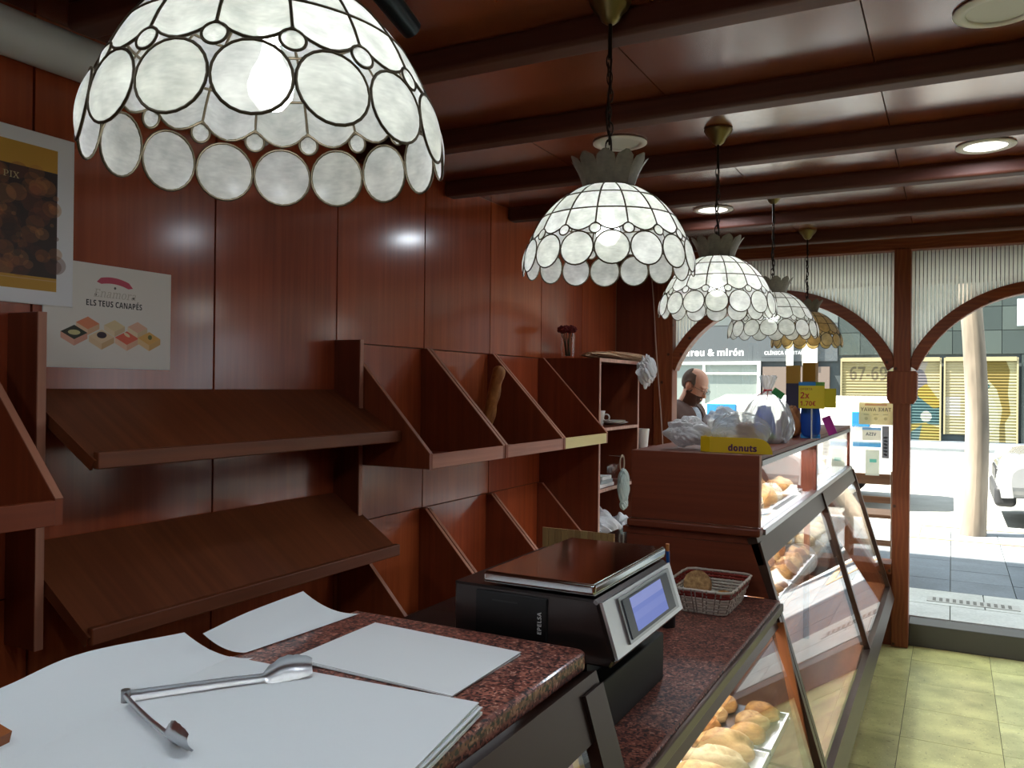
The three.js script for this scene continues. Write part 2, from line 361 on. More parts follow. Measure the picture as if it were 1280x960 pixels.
M('end_panel', prism([[-0.964, 0.9], [SX(0.9) - 0.004, 0.9], [SX(1.06) - 0.012, 1.061], [-0.964, 1.061]], -2.650, -2.668, 0, 'x'), m.caseWood, farCase);
M('top_board', bx(-0.98, SX(1.06) - 0.01, 1.062, 1.084, -2.655, -5.45, 0, 'z'), m.caseWood, farCase);
const caseShelf = M('shelf', bx(-0.93, -0.53, 0.775, 0.781, -2.70, -5.40), glass, farCase);
M('inner_upright', bx(-0.60, -0.575, 0.40, 1.03, -4.02, -4.045), m.orangeWood, farCase);
{
  const g1 = thing('granite_worktop', 'higher red-brown granite worktop carrying the paper stacks', 'worktop');
  const s = new THREE.Shape(); s.moveTo(-1.05, -0.6); s.lineTo(-0.548, -0.6); s.lineTo(-0.548, 1.30); s.quadraticCurveTo(-0.548, 1.322, -0.575, 1.322); s.lineTo(-1.05, 1.322); s.lineTo(-1.05, -0.6);
  const eg = new THREE.ExtrudeGeometry(s, { depth: 0.022, bevelEnabled: true, bevelSize: 0.008, bevelThickness: 0.006, bevelOffset: -0.008, bevelSegments: 3, curveSegments: 6 });
  eg.rotateX(-Math.PI / 2).translate(0, 1.072, 0);
  M('slab', tri(eg, 'z'), m.granite, g1);
  const g2 = thing('granite_worktop', 'lower red-brown granite worktop under the weighing scale and wicker basket', 'worktop');
  M('slab', bx(-1.0, -0.462, 0.872, 0.90, -1.325, -2.648, 0.006, 'z'), m.granite, g2);
  M('edge_trim', bx(-0.466, -0.452, 0.866, 0.892, -1.325, -2.648, 0.004, 'z'), bronze, g2);
  const st = thing('service_ledge', 'dark polished service ledge between the lower worktop and the bread bins', 'ledge');
  M('top', bx(-1.355, -1.002, 0.885, 0.90, -1.332, -3.6, 0.003, 'z'), new THREE.MeshPhysicalMaterial({ color: 0x2a2725, roughness: 0.12, clearcoat: 1, clearcoatRoughness: 0.04 }), st);
  M('front', bx(-1.35, -1.33, 0, 0.884, -1.335, -3.6), m.caseWood, st);
}
// upper glass box on the far case
const topCase = thing('countertop_case', 'wooden glass-fronted pastry case standing on the far display case', 'display case');
{
  const X0 = -0.95, X1 = -0.53, Y0 = 1.086, Y1 = 1.342, Z0 = -2.65, Z1 = -5.24, ZM = -3.88;
  M('end_panel', bx(X0, X1, Y0 + 0.03, Y1, Z0, Z0 - 0.018, 0.002, 'x'), m.caseWood, topCase);
  M('plinth', bx(X0 - 0.012, X1 + 0.006, Y0, Y0 + 0.028, Z0 + 0.012, Z0 - 0.05, 0.008, 'x'), m.caseWood, topCase);
  M('edge_band', bx(X1, X1 + 0.004, Y0 + 0.03, Y1, Z0, Z0 - 0.018), m.pinkEdge, topCase);
  M('back_rail', bx(X0, X0 + 0.016, Y0 + 0.0, Y0 + 0.03, Z0 - 0.051, Z1), m.caseWood, topCase);
  M('divider', bx(X0 + 0.017, X1 - 0.006, Y0 + 0.01, Y1 - 0.02, ZM + 0.012, ZM - 0.012), m.caseWood, topCase);
  for (const z of [ZM, Z1 + 0.015]) M('front_stile', bx(X1 - 0.014, X1 + 0.003, Y0 + 0.005, Y1, z + 0.016, z - 0.016, 0.002), m.caseWood, topCase);
  M('end_pane', bx(X0 + 0.018, X1 - 0.016, Y0 + 0.02, Y1 - 0.022, Z1 + 0.004, Z1), glass, topCase);
  M('top_board', bx(X0, X1 + 0.002, Y1 - 0.016, Y1, Z0 - 0.019, Z1, 0.002, 'z'), m.caseWood, topCase);
  M('top_trim', bx(X1 - 0.03, X1 + 0.006, Y1 - 0.034, Y1 - 0.017, Z0 - 0.02, Z1, 0, 'z'), steelBrushed, topCase);
  M('bottom_rail', bx(X1 - 0.012, X1 + 0.012, Y0, Y0 + 0.02, Z0 - 0.051, Z1, 0.002, 'z'), steelBrushed, topCase);
  M('deck', bx(X0 + 0.017, X1 - 0.013, Y0, Y0 + 0.012, Z0 - 0.051, Z1 + 0.02), whiteMat, topCase);
  for (const [a, b] of [[Z0 - 0.02, ZM + 0.017], [ZM - 0.017, Z1 + 0.032]]) M('pane', bx(X1 - 0.008, X1 - 0.004, Y0 + 0.02, Y1 - 0.034, a, b), glass, topCase);
}
function tubeLight(label, x, y, z0, z1, power, w = 0.02) {
  const t = thing('light_tube', label, 'light', null);
  const L = Math.abs(z1 - z0), zc = (z0 + z1) / 2;
  M('holder', bx(x - w, x + w, y + 0.001, y + 0.014, z0, z1), whiteMat, t);
  M('lamp', new THREE.CylinderGeometry(0.008, 0.008, L - 0.03, 10).rotateX(Math.PI / 2).translate(x, y - 0.009, zc), new THREE.MeshStandardMaterial({ color: 0xffffff, emissive: 0xf2f8ff, emissiveIntensity: 3 }), t);
  const l = new THREE.RectAreaLight(0xf4f9ff, power, 0.03, L - 0.03);
  l.position.set(x, y - 0.020, zc); l.rotation.x = -Math.PI / 2; l.castShadow = true; t.add(l);
}
tubeLight('bright light strip inside the countertop pastry case, first bay', -0.58, 1.309, -2.70, -3.84, 65);
tubeLight('bright light strip inside the countertop pastry case, bay by the shopfront', -0.58, 1.309, -3.92, -5.18, 45);
tubeLight('light strip under the top of the far display case', -0.62, 1.042, -2.72, -5.38, 58);
tubeLight('light strip under the granite of the low display case', -0.56, 0.855, -1.40, -2.58, 50);
tubeLight('light strip under the granite of the paper counter case', -0.64, 1.05, 0.5, -1.2, 10);
// ------------------------------------------------------------------ capiz shell lamps
const shellTex = dataTex(256, 256, (u, v) => {
  const a = fbm(u, v, 4, 4, 4, 60), b = fbm(u, v, 9, 30, 3, 66), t = 0.74 + 0.28 * a + 0.14 * b;
  return [250 * t, 250 * t, 243 * t];
}, 1, 1);
const shellMat = (color, tr) => new THREE.MeshPhysicalMaterial({ color, map: shellTex, roughness: 0.8, transmission: tr, thickness: 0, clearcoat: 0.4, clearcoatRoughness: 0.25, side: THREE.DoubleSide });
const shell = [shellMat(0xeef0e8, 0.8), shellMat(0xe6e8de, 0.8), shellMat(0xf4f5f0, 0.8)];
const amber = [shellMat(0xf0cf8c, 0.7), shellMat(0xe8c47c, 0.7), shellMat(0xf2d8a0, 0.7)];
const petalMat = shellMat(0x7a7264, 0.3);
const LN = 16, LB = 0.227;
const lampGeo = (() => {
  const R = 0.205, rad = (y) => R * Math.sqrt(Math.max(0, 1 - (y / LB) ** 2));
  const P = (th, y, d = 0) => V((rad(y) + d) * Math.cos(th), y, (rad(y) + d) * Math.sin(th));
  const patch = (t0, t1, fy0, y1) => {
    const nu = 6, nv = 5, pos = [], uv = [], idx = [];
    for (let j = 0; j <= nv; j++) for (let i = 0; i <= nu; i++) {
      const s = i / nu, y = mix(fy0(s), y1, j / nv), p = P(mix(t0, t1, s), y);
      pos.push(p.x, p.y, p.z); uv.push(s * 0.8 + t0 * 3.7, j / nv * 0.6 + y1 * 5);
      if (i && j) { const a = (j - 1) * (nu + 1) + i - 1, b = a + 1, c = a + nu + 1, d = c + 1; idx.push(a, c, b, b, c, d); }
    }
    const g = new THREE.BufferGeometry(); g.setAttribute('position', new THREE.Float32BufferAttribute(pos, 3)); g.setAttribute('uv', new THREE.Float32BufferAttribute(uv, 2)); g.setIndex(idx); g.computeVertexNormals(); return g;
  };
  const disc = (th, y, r) => {
    const g = new THREE.SphereGeometry(r * 2.4, 20, 6, 0, Math.PI * 2, 0, 0.4295).rotateX(Math.PI / 2).translate(0, 0, -r * 2.4 * Math.cos(0.4295));
    const uvs = g.attributes.uv, p = g.attributes.position;
    for (let i = 0; i < uvs.count; i++) uvs.setXY(i, p.getX(i) / r * 0.4 + th * 1.9, p.getY(i) / r * 0.4 + th);
    const slope = Math.atan2(R * y / LB / LB, Math.sqrt(1 - (y / LB) ** 2) || 1);
    return g.applyMatrix4(new THREE.Matrix4().makeRotationX(-slope * 1.0)).applyMatrix4(new THREE.Matrix4().makeRotationY(Math.PI / 2 - th)).translate(...P(th, y).toArray());
  };
  const torus = (th, y, r) => { const slope = Math.atan2(R * y / LB / LB, Math.sqrt(1 - (y / LB) ** 2) || 1); return new THREE.TorusGeometry(r, 0.0018, 5, 24).applyMatrix4(new THREE.Matrix4().makeRotationX(-slope)).applyMatrix4(new THREE.Matrix4().makeRotationY(Math.PI / 2 - th)).translate(...P(th, y).toArray()); };
  const rows = [[0.1, 0.137], [0.137, 0.183], [0.183, 0.215]], parts = [], lead = [];
  const step = 2 * Math.PI / LN, y3 = (s) => 0.099 - 0.018 * Math.sin(Math.PI * s);
  for (let k = 0; k < LN; k++) {
    const t0 = k * step, t1 = t0 + step, tc = t0 + step / 2;
    parts.push(['shell_pane', patch(t0, t1, y3, 0.137)], ['shell_pane', patch(t0, t1, () => 0.137, 0.183)], ['shell_pane', patch(t0, t1, () => 0.183, 0.215)]);
    parts.push(['shell_disc', disc(tc, 0.0395, 0.0385)], ['small_shell_disc', disc(t0, 0.0845, 0.0125)]);
    lead.push(torus(tc, 0.0395, 0.039), torus(t0, 0.0845, 0.013));
    lead.push(tube([0, 1, 2, 3, 4, 5, 6].map((i) => P(t0, mix(0.099, 0.215, i / 6), 0.0004)), 0.002, 5, 8));
    lead.push(tube([0, 1, 2, 3, 4].map((i) => P(mix(t0, t1, i / 4), y3(i / 4))), 0.0018, 5, 8));
  }
  for (const y of [0.137, 0.183, 0.215]) lead.push(new THREE.TorusGeometry(rad(y), 0.0019, 5, 64).rotateX(Math.PI / 2).translate(0, y, 0));
  const petal = () => {
    const nu = 6, nv = 7, pos = [], uv = [], idx = [];
    for (let j = 0; j <= nv; j++) for (let i = 0; i <= nu; i++) {
      const q = j / nv, w = 0.0165 + 0.009 * q, e = q > 0.7 ? Math.sqrt(Math.max(0, 1 - ((q - 0.7) / 0.305) ** 2)) : 1, s = (i / nu * 2 - 1) * w * e;
      pos.push(0.062 + 0.034 * q * (0.4 + 0.6 * q) - 9 * s * s * 0.6, 0.215 + 0.074 * q, s); uv.push(i / nu * 0.5, q * 0.6);
      if (i && j) { const a = (j - 1) * (nu + 1) + i - 1, b = a + 1, c = a + nu + 1, d = c + 1; idx.push(a, c, b, b, c, d); }
    }
    const g = new THREE.BufferGeometry(); g.setAttribute('position', new THREE.Float32BufferAttribute(pos, 3)); g.setAttribute('uv', new THREE.Float32BufferAttribute(uv, 2)); g.setIndex(idx); g.computeVertexNormals(); return g;
  };
  for (let k = 0; k < 11; k++) parts.push(['crown_petal', petal().rotateY(k * 2 * Math.PI / 11 + 0.2)]);
  return { parts, lead: merge(lead) };
})();
function lamp(label, x, z, rim, opt = {}) {
  const g = thing('shell_pendant_lamp', label, 'pendant lamp', null, x, rim, z);
  const sc = opt.scale || 1, set = opt.amber ? amber : shell;
  lampGeo.parts.forEach(([n, geo], i) => { const q = M(n, geo, n === 'crown_petal' ? petalMat : set[(i * 5 + (i >> 2)) % 3], g); q.scale.setScalar(sc); q.rotation.y = opt.turn || 0; });
  const c = M('lead_came', lampGeo.lead, came, g); c.scale.setScalar(sc); c.rotation.y = opt.turn || 0;
  const top = (opt.ceil || 2.5) - rim;
  M('cap', lathe([[0.001, 0.226], [0.03, 0.224], [0.062, 0.216], [0.063, 0.212], [0.03, 0.214], [0.001, 0.214]].map(([a, b]) => [a * sc, b * sc]), 20), came, g);
  const links = []; let i = 0;
  for (let y = 0.235 * sc; y < top - 0.13; y += 0.021, i++) links.push(new THREE.TorusGeometry(0.009, 0.0022, 5, 12).scale(0.75, 1.75, 1).rotateY(i % 2 ? Math.PI / 2 + 0.3 : 0.3).translate(0.003 * Math.sin(i * 1.3), y, 0.002 * Math.cos(i)));
  M('chain', merge(links), chainMat, g);
  M('cord', merge([tube([[0.002, 0.22 * sc, 0], [0.006, 0.33, 0.004], [-0.005, top * 0.55, 0.003], [0.003, top - 0.16, 0], [0, top - 0.05, 0]], 0.0025, 6, 40), new THREE.CylinderGeometry(0.005, 0.005, 0.09, 10).translate(0, top - 0.1, 0)]), chainMat, g);
  M('ceiling_rose', lathe([[0.001, top], [0.05, top], [0.052, top - 0.006], [0.044, top - 0.02], [0.03, top - 0.034], [0.022, top - 0.05], [0.012, top - 0.058], [0.001, top - 0.06]], 24), brass, g);
  M('socket', lathe([[0.001, 0.214 * sc], [0.018, 0.214 * sc], [0.02, 0.17 * sc], [0.014, 0.155 * sc], [0.001, 0.155 * sc]], 14), whiteMat, g);
  const lit = opt.power > 0, b = M('bulb', lathe([[0.001, 0.075], [0.016, 0.079], [0.027, 0.093], [0.029, 0.108], [0.024, 0.125], [0.014, 0.143], [0.012, 0.156], [0.001, 0.157]], 16), new THREE.MeshStandardMaterial({ color: 0xf5f5f0, emissive: lit ? 0xf6fbff : 0x000000, emissiveIntensity: lit ? 6 : 0, roughness: 0.4 }), g);
  if (lit) { const l = new THREE.PointLight(0xf3f8ff, opt.power, 0, 2); l.position.set(0, 0.108, 0); l.castShadow = true; l.shadow.radius = 1.4; g.add(l); }
  return g;
}
lamp('large capiz shell pendant lamp hanging above the tongs and paper stacks', -0.775, -0.79, 1.825, { scale: 1.06, turn: 0.1, power: 0.32 });
lamp('lit capiz shell pendant lamp hanging above the weighing scale', -0.747, -1.90, 1.822, { turn: 0.22, power: 0.32 });
lamp('lit capiz shell pendant lamp hanging over the wooden end of the pastry case', -0.762, -3.02, 1.812, { turn: 0.05, power: 0.32 });
lamp('dim capiz shell pendant lamp hanging between the white lamps and the amber one', -0.765, -4.1, 1.795, { turn: 0.3, power: 0.16 });
lamp('unlit amber-toned capiz shell pendant lamp nearest the shopfront', -0.765, -5.16, 1.80, { turn: 0.15, amber: true, power: 0, scale: 0.97 });

// recessed ceiling lights
for (const [x, z, on, label] of [[-1.143, -3.02, 0, 'round white ceiling downlight, switched off, above the bread bins'], [0.097, -2.37, 0, 'round white ceiling downlight, switched off, above the customer aisle'], [0.107, -3.67, 1, 'round glowing ceiling downlight above the customer aisle'], [-1.124, -4.36, 1, 'round glowing ceiling downlight near the tall cabinet'], [0.1, -1.05, 1, 'round glowing ceiling downlight in the aisle beside the paper counter'], [0.1, 0.2, 1, 'round glowing ceiling downlight in the aisle towards the back wall'], [2.1, -2.33, 1, 'round glowing ceiling downlight by the far side wall'], [-1.12, 0.2, 1, 'round glowing ceiling downlight behind the counter towards the back wall']]) {
  const d = thing('ceiling_downlight', label, 'downlight', null, x, 2.5, z);
  M('trim_ring', lathe([[0.076, -0.001], [0.104, -0.001], [0.104, -0.006], [0.09, -0.010], [0.076, -0.008], [0.076, -0.001]], 40), whiteMat, d);
  M('diffuser', lathe([[0.001, -0.004], [0.0755, -0.004], [0.0755, -0.002], [0.001, -0.002]], 32), new THREE.MeshStandardMaterial({ color: 0xdfe0dc, roughness: 0.5, emissive: on ? 0xfffbf2 : 0, emissiveIntensity: on ? 3 : 0 }), d);
  if (on) { const l = new THREE.RectAreaLight(0xe9f4ff, 100, 0.13, 0.13); l.position.set(0, -0.013, 0); l.rotation.x = -Math.PI / 2; l.castShadow = true; d.add(l); }
}
{ // small dark cylinder spot under the beams
  const s = thing('ceiling_spotlight', 'small dark cylindrical spotlight under the ceiling beside the big lamp', 'spotlight', null, -1.17, 2.5, -1.60);
  M('body', new THREE.CylinderGeometry(0.03, 0.026, 0.13, 20).rotateX(Math.PI / 2 - 0.35).translate(0, -0.06, 0), plain(0x1e2830, 0.4, { metalness: 0.5 }), s);
  M('stem', new THREE.CylinderGeometry(0.006, 0.006, 0.05, 8).translate(0, -0.024, 0), blackPlastic, s);
}
// ------------------------------------------------------------------ posters
{
  const frameTex = canvasTex(620, 700, (c, w, h) => {
    c.fillStyle = '#e9ecee'; c.fillRect(0, 0, w, h);
    c.fillStyle = '#c0912a'; c.fillRect(60, 55, w - 120, h - 110);
    c.fillStyle = '#2b1710'; c.fillRect(60, 150, w - 120, h - 260);
    for (let i = 0; i < 260; i++) { c.fillStyle = ['#7a3d20', '#a4652e', '#4d2416', '#c98b4a', '#1d1512'][i % 5] + '55'; c.beginPath(); c.arc(60 + rnd() * (w - 120), 160 + rnd() * (h - 290), 6 + rnd() * 34, 0, 7); c.fill(); }
    c.fillStyle = '#c9a06a'; c.fillRect(60, 600, w - 120, 4);
    c.fillStyle = '#d9b23a'; c.font = 'bold 74px sans-serif'; c.textAlign = 'center'; c.fillText('ANA', w * 0.42, 440);
    c.font = '34px serif'; c.fillStyle = '#b9a878'; c.fillText('P PIX', w * 0.62, 205);
  });
  const p1 = thing('framed_poster', 'white-framed poster with ochre bands and a dark warm picture', 'poster');
  const quad = (y0, y1, z0, z1, x) => { const g = new THREE.PlaneGeometry(Math.abs(z1 - z0), y1 - y0); g.rotateY(Math.PI / 2).translate(x, (y0 + y1) / 2, (z0 + z1) / 2); return g; };
  M('backing', bx(-2.099, -2.093, 1.75, 2.195, -0.94, -1.412), whiteMat, p1);
  M('print', quad(1.752, 2.193, -0.94, -1.41, -2.0915), printed(frameTex, 0.5), p1);
  const p2 = thing('canape_poster', 'white paper poster with printed canapés and a pink ribbon', 'poster');
  const canTex = canvasTex(800, 576, (c, w, h) => {
    c.fillStyle = '#e6e3da'; c.fillRect(0, 0, w, h);
    c.textAlign = 'center'; c.fillStyle = '#c24a60';
    c.beginPath(); c.moveTo(330, 72); c.quadraticCurveTo(420, 50, 510, 84); c.lineTo(506, 118); c.quadraticCurveTo(420, 86, 334, 106); c.fill();
    c.beginPath(); c.moveTo(330, 72); c.lineTo(306, 96); c.lineTo(334, 106); c.moveTo(510, 84); c.lineTo(536, 112); c.lineTo(506, 118); c.fill();
    c.fillStyle = '#55524c'; for (const [x, y] of [[420, 122], [300, 168], [540, 168]]) { c.beginPath(); c.arc(x, y, 7, 0, 7); c.fill(); }
    c.fillStyle = '#c2bcae'; c.font = 'italic 62px serif'; c.fillText('Enamora', 420, 180);
    c.fillStyle = '#2e2c2a'; c.font = 'bold 44px sans-serif'; c.save(); c.translate(420, 232); c.scale(0.92, 1.05); c.fillText('ELS TEUS CANAPÉS', 0, 0); c.restore();
    const cube = (x, y, s, top, side, sd2) => { c.fillStyle = side; c.beginPath(); c.moveTo(x - s, y); c.lineTo(x, y + s * 0.5); c.lineTo(x, y + s * 0.95); c.lineTo(x - s, y + s * 0.42); c.fill(); c.fillStyle = sd2; c.beginPath(); c.moveTo(x, y + s * 0.5); c.lineTo(x + s, y); c.lineTo(x + s, y + s * 0.42); c.lineTo(x, y + s * 0.95); c.fill(); c.fillStyle = top; c.beginPath(); c.moveTo(x - s, y); c.lineTo(x, y - s * 0.5); c.lineTo(x + s, y); c.lineTo(x, y + s * 0.5); c.fill(); };
    cube(255, 330, 70, '#e08a62', '#e9c8a4', '#dcb48e'); cube(420, 335, 66, '#e2cfa0', '#ead6b2', '#d8bf96'); cube(570, 335, 66, '#e3b69a', '#ead6b2', '#d8bf96');
    cube(175, 385, 78, '#2f3326', '#dca58e', '#d39a84'); cube(340, 400, 78, '#e6cfa8', '#e2c79f', '#d3b184'); cube(500, 400, 78, '#e0694f', '#ecc9ac', '#e0b494'); cube(650, 395, 78, '#e0b062', '#e6c690', '#d6ac6c');
    c.fillStyle = '#c9c48a'; c.beginPath(); c.ellipse(175, 386, 36, 14, 0, 0, 7); c.fill(); c.fillStyle = '#3a2a34'; c.beginPath(); c.ellipse(340, 392, 30, 18, 0, 0, 7); c.fill(); c.fillStyle = '#f0d9b0'; c.beginPath(); c.ellipse(500, 382, 22, 9, 0.5, 0, 7); c.fill(); c.fillStyle = '#6d6d34'; c.beginPath(); c.arc(655, 388, 14, 0, 7); c.fill();
  });
  M('sheet', bx(-2.099, -2.0965, 1.589, 1.878, -1.331, -1.732), whiteMat, p2);
  M('print', quad(1.59, 1.877, -1.332, -1.731, -2.0955), printed(canTex, 0.6), p2);
}
// ------------------------------------------------------------------ paper and tongs on the near worktop
function paperStack(label, corners, y0, n, dy) {
  const t = thing('paper_stack', label, 'paper');
  for (let k = 0; k < n; k++) {
    const j = () => rr(-0.004, 0.004) * (k < n - 1 ? 1.3 : 0.2), s = new THREE.Shape(corners.map(([x, z]) => new THREE.Vector2(x + j(), -z + j())));
    const g = new THREE.ExtrudeGeometry(s, { depth: dy * 0.86, bevelEnabled: false }); g.rotateX(-Math.PI / 2).translate(0, y0 + k * dy, 0);
    M('sheet', g, paperMat[k % 3], t);
  }
}
paperStack('tall stack of large white wrapping paper under the metal tongs', [[-0.999, -0.945], [-0.563, -0.975], [-0.470, -0.43], [-0.905, -0.38]], 1.1005, 11, 0.0019);
paperStack('thin stack of white wrapping paper near the weighing scale', [[-0.951, -1.255], [-0.634, -1.237], [-0.63, -1.013], [-0.946, -1.026]], 1.1005, 4, 0.0012);
function curlSheet(label, low, high, bulge) {
  // sheet lying on the granite whose back edge curls up: low and high are edge points, bulge lifts the middle
  const pos = [], idx = [], nu = 24, nv = 12;
  const cl = new THREE.CatmullRomCurve3(low.map((p) => V(...p))), ch = new THREE.CatmullRomCurve3(high.map((p) => V(...p)));
  for (let j = 0; j <= nv; j++) for (let i = 0; i <= nu; i++) {
    const a = cl.getPoint(i / nu), b = ch.getPoint(i / nu), q = j / nv, p = a.clone().lerp(b, q);
    p.y = mix(a.y, b.y, q * q) + bulge * Math.sin(Math.PI * q) * Math.sin(i / nu * 5 + 1); pos.push(p.x, p.y, p.z);
    if (i && j) { const A = (j - 1) * (nu + 1) + i - 1, B = A + 1, C = A + nu + 1, D = C + 1; idx.push(A, B, C, B, D, C); }
  }
  const g = new THREE.BufferGeometry(); g.setAttribute('position', new THREE.Float32BufferAttribute(pos, 3)); g.setIndex(idx); g.computeVertexNormals();
  return tag(M('curled_paper_sheet', g, paperMat[1]), label, 'paper');
}
curlSheet('curled white paper sheet behind the tall paper stack', [[-0.93, 1.1003, -0.40], [-0.96, 1.1003, -0.61], [-0.985, 1.1003, -0.80], [-1.01, 1.1003, -1.005]], [[-1.10, 1.13, -0.45], [-1.115, 1.142, -0.66], [-1.125, 1.152, -0.77], [-1.085, 1.15, -0.93]], 0.004);
curlSheet('greyish curled paper sheet lying beyond the first curled sheet', [[-1.036, 1.102, -1.015], [-1.03, 1.102, -1.12], [-1.022, 1.102, -1.298]], [[-1.06, 1.148, -0.945], [-1.085, 1.15, -1.06], [-1.10, 1.152, -1.222]], 0.003);
{
  const t = thing('serving_tongs', 'open steel pastry tongs lying on the white paper', 'tongs');
  const arm = (p, q, out) => {                                     // channel-section arm on edge ending in a scalloped shell
    const d = q.clone().sub(p), L = d.length(); d.normalize(); const side = V(-d.z, 0, d.x).multiplyScalar(out), pos = [], idx = [], n = 64, k = 10;
    for (let i = 0; i <= n; i++) {
      const s = i / n, hd = clamp((s - 0.73) / 0.27), w = s > 0.73 ? 0.0055 + 0.0115 * Math.sqrt(Math.max(0, Math.sin(Math.PI * clamp(hd * 0.93 + 0.02)))) : mix(0.0075, 0.0055, s), depth = s > 0.73 ? 0.005 + 0.006 * Math.sin(Math.PI * hd) : 0.005;
      const c = p.clone().addScaledVector(d, s * L).addScaledVector(side, 0.004 * Math.sin(Math.PI * s)); c.y += 0.0075 + 0.0095 * sm(0.70, 0.86, s);
      for (let j = 0; j <= k; j++) {
        const a = j / k * 2 - 1, sc = s > 0.73 ? 1 + 0.10 * Math.abs(Math.sin(hd * 16)) * Math.abs(a) : 1, r = c.clone().addScaledVector(side, depth * (1 - a * a) + (a > 0 ? 0.35 : 0.2) * a * w); r.y += a * w * sc * 0.95; pos.push(r.x, r.y, r.z);
        if (i && j) { const A = (i - 1) * (k + 1) + j - 1, B = A + 1, C = A + k + 1, D = C + 1; idx.push(A, C, B, B, C, D); }
      }
    }
    const g = new THREE.BufferGeometry(); g.setAttribute('position', new THREE.Float32BufferAttribute(pos, 3)); g.setIndex(idx); g.computeVertexNormals(); return g;
  };
  const st = new THREE.MeshStandardMaterial({ color: 0xd4d6d8, metalness: 1, roughness: 0.3, side: THREE.DoubleSide });
  M('arm', arm(V(-0.972, 1.1225, -0.74), V(-0.822, 1.1225, -0.935), -1), st, t);
  M('arm', arm(V(-0.972, 1.1225, -0.74), V(-0.765, 1.1225, -0.668), 1), st, t);
  M('hinge', new THREE.CylinderGeometry(0.006, 0.006, 0.0165, 14).translate(-0.974, 1.1306, -0.7395), steelBrushed, t);
}
// ------------------------------------------------------------------ weighing scale
{
  const t = thing('weighing_scale', 'steel shop weighing scale with a blue display on a black base', 'scale');
  M('base_box', bx(-0.80, -0.565, 0.9005, 1.005, -1.405, -1.80, 0.004), blackBox, t);
  M('riser', bx(-0.775, -0.60, 1.005, 1.06, -1.44, -1.76), blackPlastic, t);
  // body: prism with an inclined display side
  M('body', prism([[-0.845, 1.058], [-0.525, 1.058], [-0.517, 1.07], [-0.548, 1.168], [-0.556, 1.174], [-0.845, 1.174]], -1.362, -1.765, 0.004), new THREE.MeshStandardMaterial({ color: 0x4a4341, metalness: 0.85, roughness: 0.28 }), t);
  const A = V(-0.5165, 1.072, 0), B = V(-0.5475, 1.168, 0), dir = B.clone().sub(A).normalize(), nrm = V(dir.y, -dir.x, 0);
  const plate = (u0, u1, z0, z1, off, th) => bar(A.clone().lerp(B, u0).addScaledVector(nrm, off).setZ((z0 + z1) / 2), A.clone().lerp(B, u1).addScaledVector(nrm, off).setZ((z0 + z1) / 2), Math.abs(z1 - z0), th, V(0, 0, 1));
  const chrome = new THREE.MeshStandardMaterial({ color: 0xe2e4e6, metalness: 0.9, roughness: 0.42 });
  const disp = M('display_bezel', plate(0.0, 1.0, -1.368, -1.760, 0.003, 0.006), chrome, t);
  M('display_frame', plate(0.1, 0.93, -1.43, -1.73, 0.008, 0.005), steelBrushed, disp);
  M('display_surround', plate(0.16, 0.87, -1.44, -1.705, 0.0115, 0.003), plain(0x4b5058, 0.25), disp);
  const scr = canvasTex(256, 128, (c, w, h) => { c.fillStyle = '#6f80cc'; c.fillRect(0, 0, w, h); c.fillStyle = '#8b97d6'; c.fillRect(0, 0, w, 40); c.fillStyle = '#7787cf'; c.fillRect(0, 60, w, 30); });
  const sg = new THREE.PlaneGeometry(0.185, 0.062), nz = nrm.clone();
  sg.applyMatrix4(new THREE.Matrix4().makeBasis(V(0, 0, -1), dir.clone(), nz).setPosition(A.clone().lerp(B, 0.53).addScaledVector(nrm, 0.0135).setZ(-1.565)));
  M('screen', sg, new THREE.MeshStandardMaterial({ map: scr, emissiveMap: scr, emissive: 0xffffff, emissiveIntensity: 0.55, roughness: 0.15 }), disp);
  M('pan_support', bx(-0.76, -0.59, 1.174, 1.182, -1.42, -1.70), blackPlastic, t);
  const pan = M('weighing_pan', new RoundedBoxGeometry(0.228, 0.020, 0.408, 3, 0.006).translate(-0.666, 1.192, -1.562), new THREE.MeshStandardMaterial({ color: 0xcfd0d2, metalness: 1, roughness: 0.09 }), t);
  M('pan_rim', bx(-0.778, -0.554, 1.1815, 1.1855, -1.362, -1.762), steelBrushed, pan);
  const side = canvasTex(512, 256, (c, w, h) => { c.fillStyle = '#070707'; c.fillRect(0, 0, w, h); c.fillStyle = '#2a2a2a'; c.fillRect(120, 40, 190, 10); c.save(); c.translate(482, 128); c.rotate(-Math.PI / 2); c.fillStyle = '#c9cbc8'; c.font = 'bold 40px sans-serif'; c.textAlign = 'center'; c.fillText('EPELSA', -20, 0); c.restore(); });
  M('side_cover', bx(-0.795, -0.645, 1.085, 1.166, -1.3665, -1.357, 0.003), blackPlastic, t);
  const cg = new THREE.PlaneGeometry(0.146, 0.077).translate(-0.72, 1.1255, -1.3562);
  M('side_print', cg, printed(side, 0.4), t);
}
{ // slat at the edge of the paper counter
  tag(M('wooden_slat', bar(V(-1.075, 1.135, -0.585), V(-1.012, 1.112, -0.60), 0.02, 0.022), m.orangeWood), 'short orange wooden slat at the back corner of the paper counter', 'slat');
}
{ // pen beside the scale
  const p = thing('ballpoint_pen', 'dark blue pen standing behind the weighing scale', 'pen', null, -0.68, 0.9, -2.2);
  M('barrel', new THREE.CylinderGeometry(0.005, 0.005, 0.125, 10).rotateX(0.12).translate(0, 0.145, 0), plain(0x16509c, 0.35), p);
  M('cap', new THREE.CylinderGeometry(0.0055, 0.004, 0.02, 10).rotateX(0.12).translate(0, 0.217, 0.009), plain(0xd08a4a, 0.4), p);
  M('holder', lathe([[0.001, 0.0005], [0.02, 0.0005], [0.022, 0.12], [0.019, 0.12], [0.017, 0.006], [0.001, 0.006]], 16), blackPlastic, p);
}
